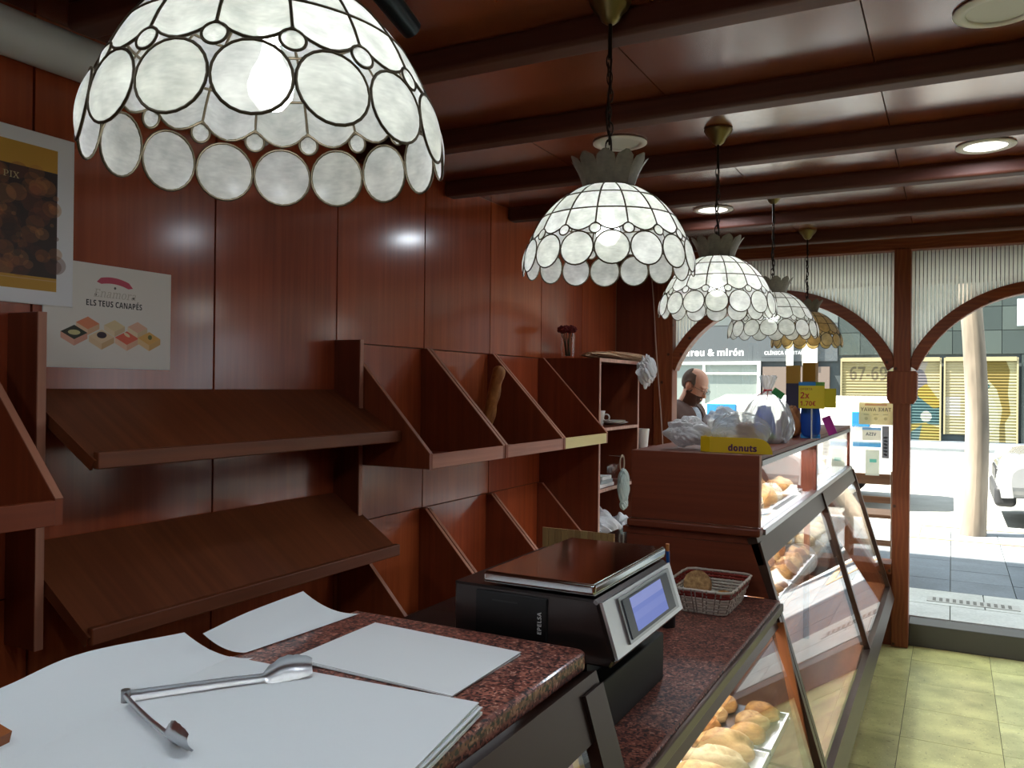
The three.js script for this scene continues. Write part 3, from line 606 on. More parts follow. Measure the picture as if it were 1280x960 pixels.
{ // wicker basket
  const t = thing('wicker_basket', 'white wicker basket with a red ribbon on the lower worktop', 'basket');
  const cx = -0.645, cz = -2.485, weave = [], red = [], W = (k) => mix(0.07, 0.092, k), D = (k) => mix(0.115, 0.148, k);
  const ring = (k, y, wob) => { const pts = []; for (let i = 0; i <= 60; i++) { const a = i / 60 * 6.2832, ex = 9, c = Math.cos(a), s = Math.sin(a), r = 1 / Math.pow(Math.abs(c) ** ex + Math.abs(s) ** ex, 1 / ex); pts.push(V(cx + W(k) * 1.15 * r * c + wob * 0.0022 * Math.cos(i * Math.PI) * c, y, cz + D(k) * r * s + wob * 0.0022 * Math.cos(i * Math.PI) * s)); } return pts; };
  for (let k = 0; k < 9; k++) { const g = tube(ring(k / 9, 0.905 + k * 0.0085, k % 2 ? 1 : -1), 0.0042, 5, 90); (k === 6 || k === 7 ? red : weave).push(g); }
  M('woven_side', merge(weave), plain(0xd2cabc, 0.7), t);
  M('ribbon', merge(red), plain(0x8e2d22, 0.6), t);
  const stakes = []; for (let i = 0; i < 40; i++) { const a = ring(0, 0.902, 0)[Math.floor(i * 1.5)], b = ring(1, 0.975, 0)[Math.floor(i * 1.5)]; stakes.push(tube([a, a.clone().lerp(b, 0.5), b], 0.0022, 5, 4)); }
  M('stakes', merge(stakes), plain(0xa8a092, 0.7), t);
  M('bottom', bx(cx - 0.075, cx + 0.075, 0.9005, 0.905, cz - 0.108, cz + 0.108), plain(0xb0a898, 0.8), t);
}
// ------------------------------------------------------------------ bread and pastries
const crustTex = dataTex(256, 256, (u, v) => { const a = fbm(u, v, 5, 5, 4, 80), b = pn(u * 60, v * 60, 60, 60, 85), t = 0.55 + 0.65 * a + 0.08 * b; return [226 * t, 222 * t * (0.86 + 0.2 * a), 214 * t * (0.7 + 0.4 * a)]; }, 2, 2);
const crust = [0xd29c58, 0xbd8446, 0xdcb47c, 0xa56a3a, 0xe8d4ac].map((c) => new THREE.MeshStandardMaterial({ color: c, map: crustTex, roughness: 0.6 }));
const sugar = new THREE.MeshStandardMaterial({ color: 0xf2ece0, map: crustTex, roughness: 0.8 });
function blob(rx, ry, rz, lump = 0.12, freq = 2.2, sd = 1) {
  const g = new THREE.SphereGeometry(1, 22, 14), p = g.attributes.position;
  for (let i = 0; i < p.count; i++) {
    const x = p.getX(i), y = p.getY(i), z = p.getZ(i), k = 1 + lump * (2 * n3(x * freq + sd * 3.1 + 20, y * freq + 20, z * freq + 20 + sd) - 1), yy = y < -0.35 ? -0.35 + (y + 0.35) * 0.25 : y;
    p.setXYZ(i, x * rx * k, (yy + 0.5) * ry * k * 0.78, z * rz * k);
  }
  g.computeVertexNormals(); return g;
}
function croissant(L, r) {
  const g = new THREE.SphereGeometry(1, 36, 12).rotateZ(Math.PI / 2), p = g.attributes.position;
  for (let i = 0; i < p.count; i++) {
    const s = p.getX(i), y = p.getY(i), z = p.getZ(i), ridge = 1 + 0.13 * Math.abs(Math.sin(s * 9)), taper = 0.55 + 0.45 * (1 - s * s);
    p.setXYZ(i, s * L, Math.max(y, -0.6) * r * ridge * taper + r * 0.55, z * r * ridge * taper + s * s * L * 0.35);
  }
  g.computeVertexNormals(); return g;
}
function baguette(L, r) {
  const g = new THREE.CapsuleGeometry(r, L, 8, 18, 30), p = g.attributes.position;
  for (let i = 0; i < p.count; i++) { const y = p.getY(i), a = Math.atan2(p.getZ(i), p.getX(i)), k = 1 + 0.12 * Math.sin(y * 60 + a * 1.6) * clamp(Math.cos(a) * 2) + 0.05 * n3(p.getX(i) * 50 + 9, y * 22 + 9, 3); p.setX(i, p.getX(i) * k); p.setZ(i, p.getZ(i) * k); }
  g.computeVertexNormals(); return g;
}
const put = (o, x, y, z, ry = 0, s = 1) => { o.position.set(x, y, z); o.rotation.y = ry; o.scale.setScalar(s); return o; };
{
  const b = tag(M('baguette', baguette(0.30, 0.030), crust[1]), 'single brown baguette leaning in the bread bin', 'bread');
  b.position.set(-2.002, 1.478, -3.56); b.rotation.z = -0.27; b.rotation.x = 0.06; b.rotation.y = 0; b.scale.z = 1;
}
function tray(label, x0, x1, y, z0, z1, mat = steelBrushed) {
  const t = thing('pastry_tray', label, 'tray');
  M('base', bx(x0, x1, y, y + 0.003, z0, z1), mat, t);
  for (const g of [bx(x0, x0 + 0.006, y + 0.003, y + 0.018, z0, z1), bx(x1 - 0.006, x1, y + 0.003, y + 0.018, z0, z1), bx(x0 + 0.0061, x1 - 0.0061, y + 0.003, y + 0.018, z0, z0 + (z1 > z0 ? 0.006 : -0.006)), bx(x0 + 0.0061, x1 - 0.0061, y + 0.003, y + 0.018, z1 - (z1 > z0 ? 0.006 : -0.006), z1)]) M('rim', g, mat, t);
}
// low case: a steel shelf with two trays
M('shelf', bx(-0.93, -0.425, 0.548, 0.556, -1.36, -2.62), steelBrushed, lowCase);
tray('steel tray of golden turnovers in the low display case', -0.70, -0.425, 0.557, -2.315, -2.60);
tray('white tray of floured loaves in the low display case', -0.70, -0.425, 0.557, -1.93, -2.295, whiteMat);
const gT = 'golden turnovers on the steel tray';
[[-0.50, -2.365, 0.3], [-0.505, -2.455, 0.5], [-0.495, -2.545, 0.3], [-0.625, -2.37, 0.4], [-0.625, -2.46, 0.6], [-0.62, -2.55, 0.2]].forEach(([x, z, a], i) => tag(put(M('turnover', blob(0.052, 0.046, 0.034, 0.08, 2, i), crust[[0, 2, 0, 1, 2, 0, 1][i]]), x, 0.561, z, a), 'golden oval turnover on the steel tray in the low case', 'pastry', gT));
[[-0.535, -2.235, 0.2], [-0.53, -2.12, 0.3], [-0.535, -2.005, 0.2]].forEach(([x, z, a], i) => tag(put(M('floured_loaf', blob(0.085, 0.062, 0.05, 0.16, 2, i + 9), i % 2 ? crust[4] : crust[2]), x, 0.561, z, a), 'pale floured loaf on the white tray in the low case', 'bread', 'floured loaves in the low case'));
// far case: pastries on the glass shelf
tray('white paper-lined tray of croissants in the far display case', -0.80, -0.545, 0.782, -2.75, -3.35, whiteMat);
tray('white paper-lined tray of twisted rolls in the far display case', -0.80, -0.545, 0.782, -3.40, -3.98, whiteMat);
for (let i = 0; i < 12; i++) {
  const r = i % 2, c = i >> 1;
  tag(put(M('croissant', croissant(0.055, 0.026), crust[[1, 3, 0][i % 3]]), -0.60 - 0.11 * r, 0.7925, -2.81 - 0.092 * c, 0.5 + rr(-0.3, 0.3)), 'brown glazed croissant on the tray nearest the wooden end panel', 'pastry', 'croissants in the far case');
}
for (let i = 0; i < 12; i++) {
  const r = i % 2, c = i >> 1;
  tag(put(M('twisted_roll', blob(0.05, 0.05, 0.034, 0.25, 3.2, i + 20), crust[[0, 2, 3][i % 3]]), -0.60 - 0.11 * r, 0.786, -3.45 - 0.09 * c, rr(-0.5, 0.9)), 'small lumpy glazed roll on the tray beyond the croissants', 'pastry', 'twisted rolls in the far case');
}
for (let i = 0; i < 8; i++) tag(put(M('yellow_bun', blob(0.05, 0.055, 0.05, 0.1, 2, i + 50), crust[4]), -0.63 - 0.11 * (i % 2), 0.786, -4.25 - 0.2 * (i >> 1), rr(0, 3)), 'pale yellow bun on the glass shelf nearest the shopfront', 'pastry', 'yellow buns in the far case');
// countertop case
tray('white tray of sugared buns in the countertop pastry case', -0.84, -0.575, 1.099, -2.74, -3.80, whiteMat);
for (let i = 0; i < 16; i++) {
  const r = i % 2, c = i >> 1;
  tag(put(M('bun', blob(0.052, 0.062, 0.052, 0.08, 1.8, i + 70), i % 3 === 1 ? sugar : crust[i % 3 ? 2 : 0]), -0.645 - 0.115 * r, 1.103, -2.81 - 0.125 * c, rr(0, 6)), i % 3 === 1 ? 'white sugar-dusted bun in the countertop case' : 'round golden bun in the countertop case', 'bun', 'buns in the countertop case');
}
for (let i = 0; i < 6; i++) tag(put(M('wrapped_cake', new RoundedBoxGeometry(0.09, 0.07, 0.11, 2, 0.02).translate(0, 0.035, 0), plain([0xe6dc9a, 0xbcd8e4, 0xf0ece0][i % 3], 0.4)), -0.66 - 0.12 * (i % 2), 1.099, -4.1 - 0.3 * (i >> 1), 0.3 * i), ['pale yellow wrapped cake in the bay by the shopfront', 'pale blue wrapped cake in the bay by the shopfront', 'white wrapped cake in the bay by the shopfront'][i % 3], 'cake', 'wrapped cakes in the countertop case');

{ // left in the wicker basket
  const r1 = tag(M('bread_slice', new THREE.CylinderGeometry(0.042, 0.042, 0.02, 22).rotateX(1.15), crust[2]), 'round bread slice leaning in the wicker basket', 'bread'); r1.position.set(-0.69, 0.945, -2.535);
  tag(put(M('small_roll', blob(0.035, 0.03, 0.026, 0.1, 2, 88), crust[0]), -0.60, 0.906, -2.50, 0.4), 'small golden roll lying in the wicker basket', 'bread');
}
// ------------------------------------------------------------------ on top of the countertop case
const TY = 1.3425;
{
  const t = thing('donut_box', 'yellow card display box printed donuts in purple on the pastry case', 'box');
  const s = new THREE.Shape(); s.moveTo(-0.70, TY); s.lineTo(-0.50, TY); s.quadraticCurveTo(-0.505, TY + 0.046, -0.55, TY + 0.05); s.lineTo(-0.70, TY + 0.05); s.lineTo(-0.70, TY);
  const fr = new THREE.ExtrudeGeometry(s, { depth: 0.003, bevelEnabled: false }).translate(0, 0, -2.708);
  const ym = plain(0xd9b613, 0.5);
  M('front_panel', fr, ym, t);
  M('side_panel', bx(-0.735, -0.731, TY, TY + 0.05, -2.72, -2.86), ym, t); M('back_panel', bx(-0.73, -0.56, TY, TY + 0.05, -2.86, -2.863), ym, t); M('bottom', bx(-0.73, -0.56, TY, TY + 0.003, -2.715, -2.859), ym, t);
  M('corner_flap', bar(V(-0.7335, TY + 0.025, -2.72), V(-0.7, TY + 0.025, -2.7065), 0.05, 0.003, V(0, 1, 0)), ym, t);
  const tx = canvasTex(512, 128, (c, w, h) => { c.fillStyle = '#d9b613'; c.fillRect(0, 0, w, h); c.fillStyle = '#4a1248'; c.font = 'bold 126px sans-serif'; c.textAlign = 'center'; c.lineWidth = 7; c.strokeStyle = '#4a1248'; c.strokeText('donuts', w / 2, 106); c.fillText('donuts', w / 2, 106); });
  M('print', new THREE.PlaneGeometry(0.112, 0.028).translate(-0.595, TY + 0.016, -2.7042), printed(tx, 0.5), t);
  const w = thing('wrapped_pastry', 'brown pastry in clear wrap in the yellow donuts box', 'pastry');
  M('pastry', new RoundedBoxGeometry(0.055, 0.085, 0.05, 3, 0.018).rotateZ(0.2).translate(-0.60, TY + 0.057, -2.79), crust[3], w);
  M('wrap', crumple(0.095, 0.06, 0.06, 4, 0.12).translate(-0.62, TY + 0.068, -2.79), cello, w);
}
function crumple(rx, ry, rz, sd, k = 0.25) {
  let g = mergeVertices(new THREE.IcosahedronGeometry(1, 12).deleteAttribute('uv').deleteAttribute('normal')); const p = g.attributes.position;
  for (let i = 0; i < p.count; i++) { const x = p.getX(i), y = p.getY(i), z = p.getZ(i), q = 1 + k * (Math.abs(2 * n3(x * 2.6 + sd * 7 + 30, y * 2.6 + 30, z * 2.6 + 30) - 1) * 1.5 - 0.5 + 0.6 * (n3(x * 7 + sd + 40, y * 7 + 40, z * 7 + 40) - 0.5)); p.setXYZ(i, x * rx * q, y * ry * q, z * rz * q); }
  g = g.toNonIndexed(); g.computeVertexNormals(); return g;
}
{
  const b = tag(M('plastic_bag', crumple(0.07, 0.045, 0.07, 11, 0.3).translate(-0.80, TY + 0.058, -2.80), bagPlastic), 'crumpled clear plastic bag beside the yellow donuts box', 'bag');
  tag(M('plastic_bag', crumple(0.06, 0.062, 0.06, 12, 0.25).translate(-0.735, TY + 0.072, -3.02), bagPlastic), 'puffed clear plastic bag behind the yellow donuts box', 'bag');
  const g = thing('gift_bag', 'cellophane gift bag tied with a red ribbon on the pastry case', 'gift');
  M('wrapper', lathe([[0.07, 0], [0.084, 0.02], [0.092, 0.05], [0.094, 0.08], [0.088, 0.11], [0.07, 0.145], [0.05, 0.17], [0.034, 0.184], [0.018, 0.197], [0.012, 0.207], [0.022, 0.225], [0.034, 0.255], [0.03, 0.262]], 72).translate(0, 0, 0), cello, g);
  const wp = g.children[0].geometry, p = wp.attributes.position;
  for (let i = 0; i < p.count; i++) { const a = Math.atan2(p.getZ(i), p.getX(i)), y = p.getY(i), k = 1 + 0.10 * Math.sin(a * 9 + y * 20) + 0.06 * Math.sin(a * 17) + 0.22 * (n3(Math.cos(a) * 5 + 30, y * 60 + 30, Math.sin(a) * 5 + 30) - 0.5); p.setX(i, p.getX(i) * k); p.setZ(i, p.getZ(i) * k); } wp.computeVertexNormals();
  M('tray', lathe([[0.001, 0.002], [0.06, 0.002], [0.066, 0.018], [0.063, 0.018], [0.057, 0.006], [0.001, 0.006]], 24), plain(0xe6e2da, 0.5), g);
  M('blue_jar', blob(0.042, 0.12, 0.042, 0.03, 1, 1).translate(-0.01, 0.008, 0.01), plain(0x1d55b4, 0.35), g);
  M('jar_lid', new THREE.CylinderGeometry(0.025, 0.027, 0.03, 18).translate(-0.01, 0.125, 0.01), plain(0x355a9a, 0.35), g);
  M('sweet', new THREE.SphereGeometry(0.016, 14, 10).translate(-0.02, 0.022, 0.05), plain(0xb58a9c, 0.4), g); M('sweet', new THREE.SphereGeometry(0.015, 14, 10).translate(0.025, 0.022, 0.046), plain(0x5b8a4a, 0.4), g);
  M('ribbon', merge([new THREE.TorusGeometry(0.0135, 0.004, 6, 20).rotateX(Math.PI / 2).translate(0, 0.204, 0), bar(V(0, 0.203, 0.015), V(-0.055, 0.172, 0.03), 0.008, 0.002), bar(V(0.005, 0.203, 0.015), V(0.004, 0.165, 0.035), 0.010, 0.002)]), plain(0xb01828, 0.4), g);
  const tg = M('tag', new THREE.BoxGeometry(0.045, 0.026, 0.002).rotateZ(-0.6).translate(0.045, 0.192, 0.03), plain(0x1c6a34, 0.5), g);
  g.position.set(-0.635, TY, -3.32);
  // offer sign and snacks
  const s = thing('offer_sign', 'yellow card price sign reading OFERTA 2x 1.70', 'sign');
  const tx = canvasTex(512, 512, (c, w, h) => { c.fillStyle = '#dcc81e'; c.fillRect(0, 0, w, h); c.fillStyle = '#1a7fc4'; c.fillRect(0, 0, w * 0.66, 70); c.fillStyle = '#5d9a3c'; c.fillRect(w * 0.66, 0, w * 0.34, 70); c.fillStyle = '#a5701c'; c.font = 'bold 66px sans-serif'; c.fillText('OFERTA', 30, 160); c.fillStyle = '#b32a18'; c.font = 'bold 170px sans-serif'; c.fillText('2x', 30, 320); c.font = 'bold 128px sans-serif'; c.fillText('1.70€', 24, 460); });
  M('card', bx(-0.0525, 0.0525, 0, 0.112, -0.002, 0), plain(0xdcc81e, 0.5), s);
  M('print', new THREE.PlaneGeometry(0.105, 0.112).translate(0, 0.056, 0.0012), printed(tx, 0.5), s);
  M('second_card', new THREE.BoxGeometry(0.05, 0.08, 0.002).rotateY(0.5).translate(0.072, 0.045, -0.014), plain(0xb9a922, 0.5), s);
  M('stem', new THREE.CylinderGeometry(0.003, 0.003, 0.128, 8).translate(0, -0.064, -0.006), whiteMat, s);
  s.position.set(-0.525, TY + 0.128, -3.69); s.rotation.y = -0.05;
  const k = thing('snack_packet', 'blue snack packet under the yellow offer sign', 'packet', null, -0.535, TY, -3.74);
  M('packet', blob(0.042, 0.17, 0.016, 0.06, 2, 3), plain(0x1c4fae, 0.3), k); M('seal', bx(-0.04, 0.04, 0, 0.018, -0.006, 0.006), plain(0x2a86cc, 0.35), k);
  const k2 = tag(M('snack_packet', new THREE.BoxGeometry(0.035, 0.08, 0.016).rotateZ(0.4).translate(-0.462, TY + 0.055, -3.77), plain(0xa82890, 0.35)), 'small magenta snack packet leaning beside the blue one', 'packet');
  const bk = tag(M('bread_ring', blob(0.05, 0.11, 0.045, 0.22, 3, 5), crust[3]), 'stack of brown flatbreads between the gift bag and blue packet', 'bread'); bk.position.set(-0.622, TY, -3.74);
  for (const [x, z, w, h, a, c1, label] of [[-0.628, -3.86, 0.06, 0.315, 0.1, '#3a3550', 'upright dark card display with an ochre top behind the offer sign'], [-0.575, -3.96, 0.06, 0.33, -0.25, '#8a8578', 'upright grey card display with an ochre top beside the dark one']]) {
    const d = thing('card_display', label, 'display card', null, x, TY, z); d.rotation.y = a;
    const ct = canvasTex(128, 512, (c, ww, hh) => { c.fillStyle = c1; c.fillRect(0, 0, ww, hh); c.fillStyle = '#b58a2c'; c.fillRect(0, 0, ww, 130); c.fillStyle = '#2a3a8a'; c.fillRect(0, 300, ww, 212); });
    M('card', bx(-w / 2, w / 2, 0, h, -0.03, 0), plain(0x8c6a3a, 0.6), d); M('print', new THREE.PlaneGeometry(w, h).translate(0, h / 2, 0.0012), printed(ct, 0.5), d);
  }
}
// ------------------------------------------------------------------ in and on the tall cabinet
{
  const v = thing('glass_vase', 'small clear glass vase with dark red dried flowers on the cabinet', 'vase', null, -1.955, 1.7155, -4.36); v.scale.setScalar(1.18);
  M('vessel', lathe([[0.001, 0.001], [0.03, 0.001], [0.034, 0.01], [0.036, 0.12], [0.034, 0.12], [0.031, 0.012], [0.001, 0.008]], 24), glass, v);
  const st = []; for (let i = 0; i < 7; i++) st.push(tube([[0.004 * i - 0.012, 0.012, 0], [0.006 * i - 0.02, 0.08, 0.004 * (i % 3)], [0.012 * i - 0.045, 0.135, 0.006 * (i % 4) - 0.01]], 0.0022, 5, 8));
  M('stems', merge(st), plain(0x26331c, 0.8), v);
  for (let i = 0; i < 7; i++) M('flower', crumple(0.016, 0.014, 0.016, i, 0.4).translate(0.012 * i - 0.045, 0.14 + 0.006 * (i % 2), 0.006 * (i % 4) - 0.01), plain(0x6a1a18, 0.8), v);
  const pb = tag(M('wrapped_flatbread', crumple(0.13, 0.026, 0.40, 3, 0.22).translate(-1.86, 1.745, -4.92), plain(0xc9a888, 0.7)), 'flat wrapped bread lying across the top of the tall cabinet', 'bread');
  tag(M('plastic_bag', crumple(0.045, 0.085, 0.10, 21, 0.35).translate(-1.672, 1.655, -4.93), bagPlastic), 'clear plastic bag hanging off the top of the tall cabinet', 'bag');
  const c = thing('coffee_cup', 'white ceramic cup on the upper shelf of the tall cabinet', 'cup', null, -1.86, 1.3225, -4.60);
  M('cup_body', lathe([[0.001, 0.001], [0.028, 0.001], [0.042, 0.09], [0.039, 0.09], [0.025, 0.006], [0.001, 0.006]], 22), ceramic, c); M('handle', new THREE.TorusGeometry(0.02, 0.005, 6, 14).translate(0.05, 0.05, 0), ceramic, c);
  const pl = thing('plate', 'stacked white plate beside the cup in the tall cabinet', 'plate', null, -1.83, 1.3225, -4.79);
  M('dish', lathe([[0.001, 0.001], [0.05, 0.001], [0.085, 0.016], [0.083, 0.019], [0.05, 0.006], [0.001, 0.006]], 28), ceramic, pl); M('dish', lathe([[0.001, 0.012], [0.045, 0.012], [0.07, 0.026], [0.068, 0.029], [0.045, 0.017], [0.001, 0.017]], 28), ceramic, pl);
  const mb = thing('metal_cup', 'tall white metal cup in the gap beside the tall cabinet', 'cup', null, -1.76, 1.158, -5.12);
  M('cup_body', lathe([[0.001, 0], [0.03, 0], [0.042, 0.13], [0.04, 0.13], [0.028, 0.004], [0.001, 0.004]], 20), ceramic, mb);
  const sh = tag(M('corner_shelf', bx(-2.0, -1.70, 1.14, 1.157, -5.0, -5.5), m.caseWood), 'small wooden shelf in the corner holding the metal cup', 'shelf');
  for (const [i, y] of [[0, 0.979], [1, 1.0], [2, 1.021]]) tag(M('white_carton', bx(-1.95, -1.75, y, y + 0.019, -4.36 - 0.02 * i, -4.58 + 0.02 * i), i === 1 ? plain(0xa9b4b8, 0.6) : whiteMat), ['flat white carton at the bottom of the pile in the cabinet', 'flat grey carton in the middle of the pile in the cabinet', 'flat white carton on top of the pile in the cabinet'][i], 'carton');
  for (let i = 0; i < 3; i++) { const g = thing('stemmed_glass', 'small clear stemmed glass on the middle shelf of the cabinet', 'glass', 'stemmed glasses in the cabinet', -1.80 - 0.02 * i, 0.9785, -4.66 - 0.09 * i); M('bowl', lathe([[0.001, 0], [0.022, 0.001], [0.004, 0.006], [0.003, 0.045], [0.022, 0.06], [0.024, 0.10], [0.0225, 0.10], [0.02, 0.062], [0.001, 0.05]], 18), glass, g); }
  const ap = thing('hanging_cloth', 'grey-green cloth bag hanging from the cabinet edge', 'cloth', null, -1.66, 0.9, -4.50);
  const cg = crumple(0.03, 0.10, 0.062, 9, 0.12); M('cloth', cg.translate(0, 0.085, 0), plain(0x9fb0ab, 0.85), ap); M('strap', new THREE.TorusGeometry(0.03, 0.005, 6, 18).scale(0.6, 1.5, 1).rotateY(1.2).translate(-0.01, 0.215, 0), plain(0xb9a890, 0.8), ap); M('lower_flap', crumple(0.02, 0.035, 0.04, 5, 0.15).translate(0, -0.015, -0.01), plain(0xaab9b4, 0.85), ap);
  M('hook', new THREE.CylinderGeometry(0.003, 0.003, 0.09, 6).rotateZ(Math.PI / 2).translate(-0.045, 0.258, 0), steel, ap);
  for (const [x, y, z, a, b, c2, s, l] of [[-1.87, 0.71, -4.53, 0.145, 0.115, 0.165, 31, 'heap of crumpled white plastic bags in the bottom of the cabinet'], [-1.79, 0.665, -4.835, 0.08, 0.095, 0.095, 32, 'crumpled white plastic bag spilling from the bottom of the cabinet']]) tag(M('plastic_bag', crumple(a, b, c2, s, 0.34).translate(x, y, z), whiteBag), l, 'bag');
  const wt = thing('slatted_crate', 'low pale slatted box standing on the dark service ledge', 'crate', null, -1.205, 0.9005, -2.80);
  for (let i = 0; i < 11; i++) M('slat', bx(-0.143 + i * 0.026, -0.143 + i * 0.026 + 0.024, 0.013, 0.125, 0, 0.008), m.lipCream2 || (m.lipCream2 = woodMat(0xb49a62, 0.7)), wt);
  M('back_rail', bx(-0.143, 0.143, 0.03, 0.06, -0.012, -0.001), m.lipCream2, wt); M('base', bx(-0.143, 0.143, 0.0, 0.012, -0.10, 0.008), m.lipCream2, wt);
  const cb = tag(M('hanging_cable', tube([[-1.838, 2.395, -5.47], [-1.82, 2.19, -5.48], [-1.79, 1.8, -5.47], [-1.745, 1.35, -5.45], [-1.728, 1.16, -5.44]], 0.004, 6, 40), plain(0xb09a8a, 0.6)), 'thin pale cable hanging down beside the shopfront jamb', 'cable');
}
// ------------------------------------------------------------------ stickers on the shop window
{
  const sticker = (name, label, cat, x0, x1, y0, y1, draw, w = 512) => {
    const t = thing(name, label, cat);
    const tx = canvasTex(w, Math.round(w * (y1 - y0) / (x1 - x0)), (c, W, H) => { c.save(); draw(c, W, H); c.restore(); });
    M('back_print', new THREE.PlaneGeometry(x1 - x0, y1 - y0).translate((x0 + x1) / 2, (y0 + y1) / 2, -5.6128), new THREE.MeshPhysicalMaterial({ map: tx, roughness: 0.9, transmission: 0.5, thickness: 0, side: THREE.DoubleSide }), t);
  };
  const mirror = (c, W) => { c.translate(W, 0); c.scale(-1, 1); };          // seen from inside, so the writing is reversed
  sticker('takeaway_notice', 'beige TAKE AWAY notice seen from behind on the window', 'notice', -0.515, -0.32, 1.337, 1.475, (c, W, H) => { mirror(c, W); c.fillStyle = '#dccb96'; c.fillRect(0, 0, W, H); c.fillStyle = '#b5875c'; c.fillRect(90, 20, W - 180, 34); c.fillStyle = '#6c624c'; c.font = 'bold 84px sans-serif'; c.textAlign = 'center'; c.fillText('TAKE AWAY', W / 2, 145); c.fillStyle = '#b7a877'; for (const x of [110, 256, 400]) { c.beginPath(); c.arc(x, 265, 26, 0, 7); c.fill(); c.fillRect(x - 40, 190, 80, 16); } });
  sticker('card_notice', 'white and blue VISA card notice seen from behind on the window', 'notice', -0.495, -0.385, 1.238, 1.318, (c, W, H) => { mirror(c, W); c.fillStyle = '#efe9d4'; c.fillRect(0, 0, W, H); c.fillStyle = '#7fb2dc'; c.fillRect(0, 0, W, 70); c.fillStyle = '#4a4f58'; c.font = 'bold 130px sans-serif'; c.textAlign = 'center'; c.fillText('VISA', W / 2 + 20, 235); });
  sticker('blue_strip', 'blue strip sticker below the card notice on the window', 'sticker', -0.55, -0.385, 1.196, 1.228, (c, W, H) => { c.fillStyle = '#63b2e6'; c.fillRect(0, 0, W, H); c.fillStyle = '#9fd2ee'; c.fillRect(0, 0, W, H * 0.3); }, 256);
  sticker('dark_strip', 'narrow grey strip with dark marks on the window', 'sticker', -0.381, -0.341, 1.13, 1.329, (c, W, H) => { c.fillStyle = '#7d7f84'; c.fillRect(0, 0, W, H); c.fillStyle = '#26262a'; for (let i = 0; i < 6; i++) { c.beginPath(); c.ellipse(W / 2, H * (0.36 + 0.105 * i), W * 0.3, H * 0.034, 0.2 * (i % 3), 0, 7); c.fill(); } }, 128);
  sticker('pale_notice', 'pale green notice with a small teal mark on the window', 'notice', -0.475, -0.395, 1.02, 1.18, (c, W, H) => { c.fillStyle = '#e6ead6'; c.fillRect(0, 0, W, H); c.fillStyle = '#6fc4b0'; c.fillRect(W * 0.3, H * 0.36, W * 0.5, H * 0.13); }, 256);
}
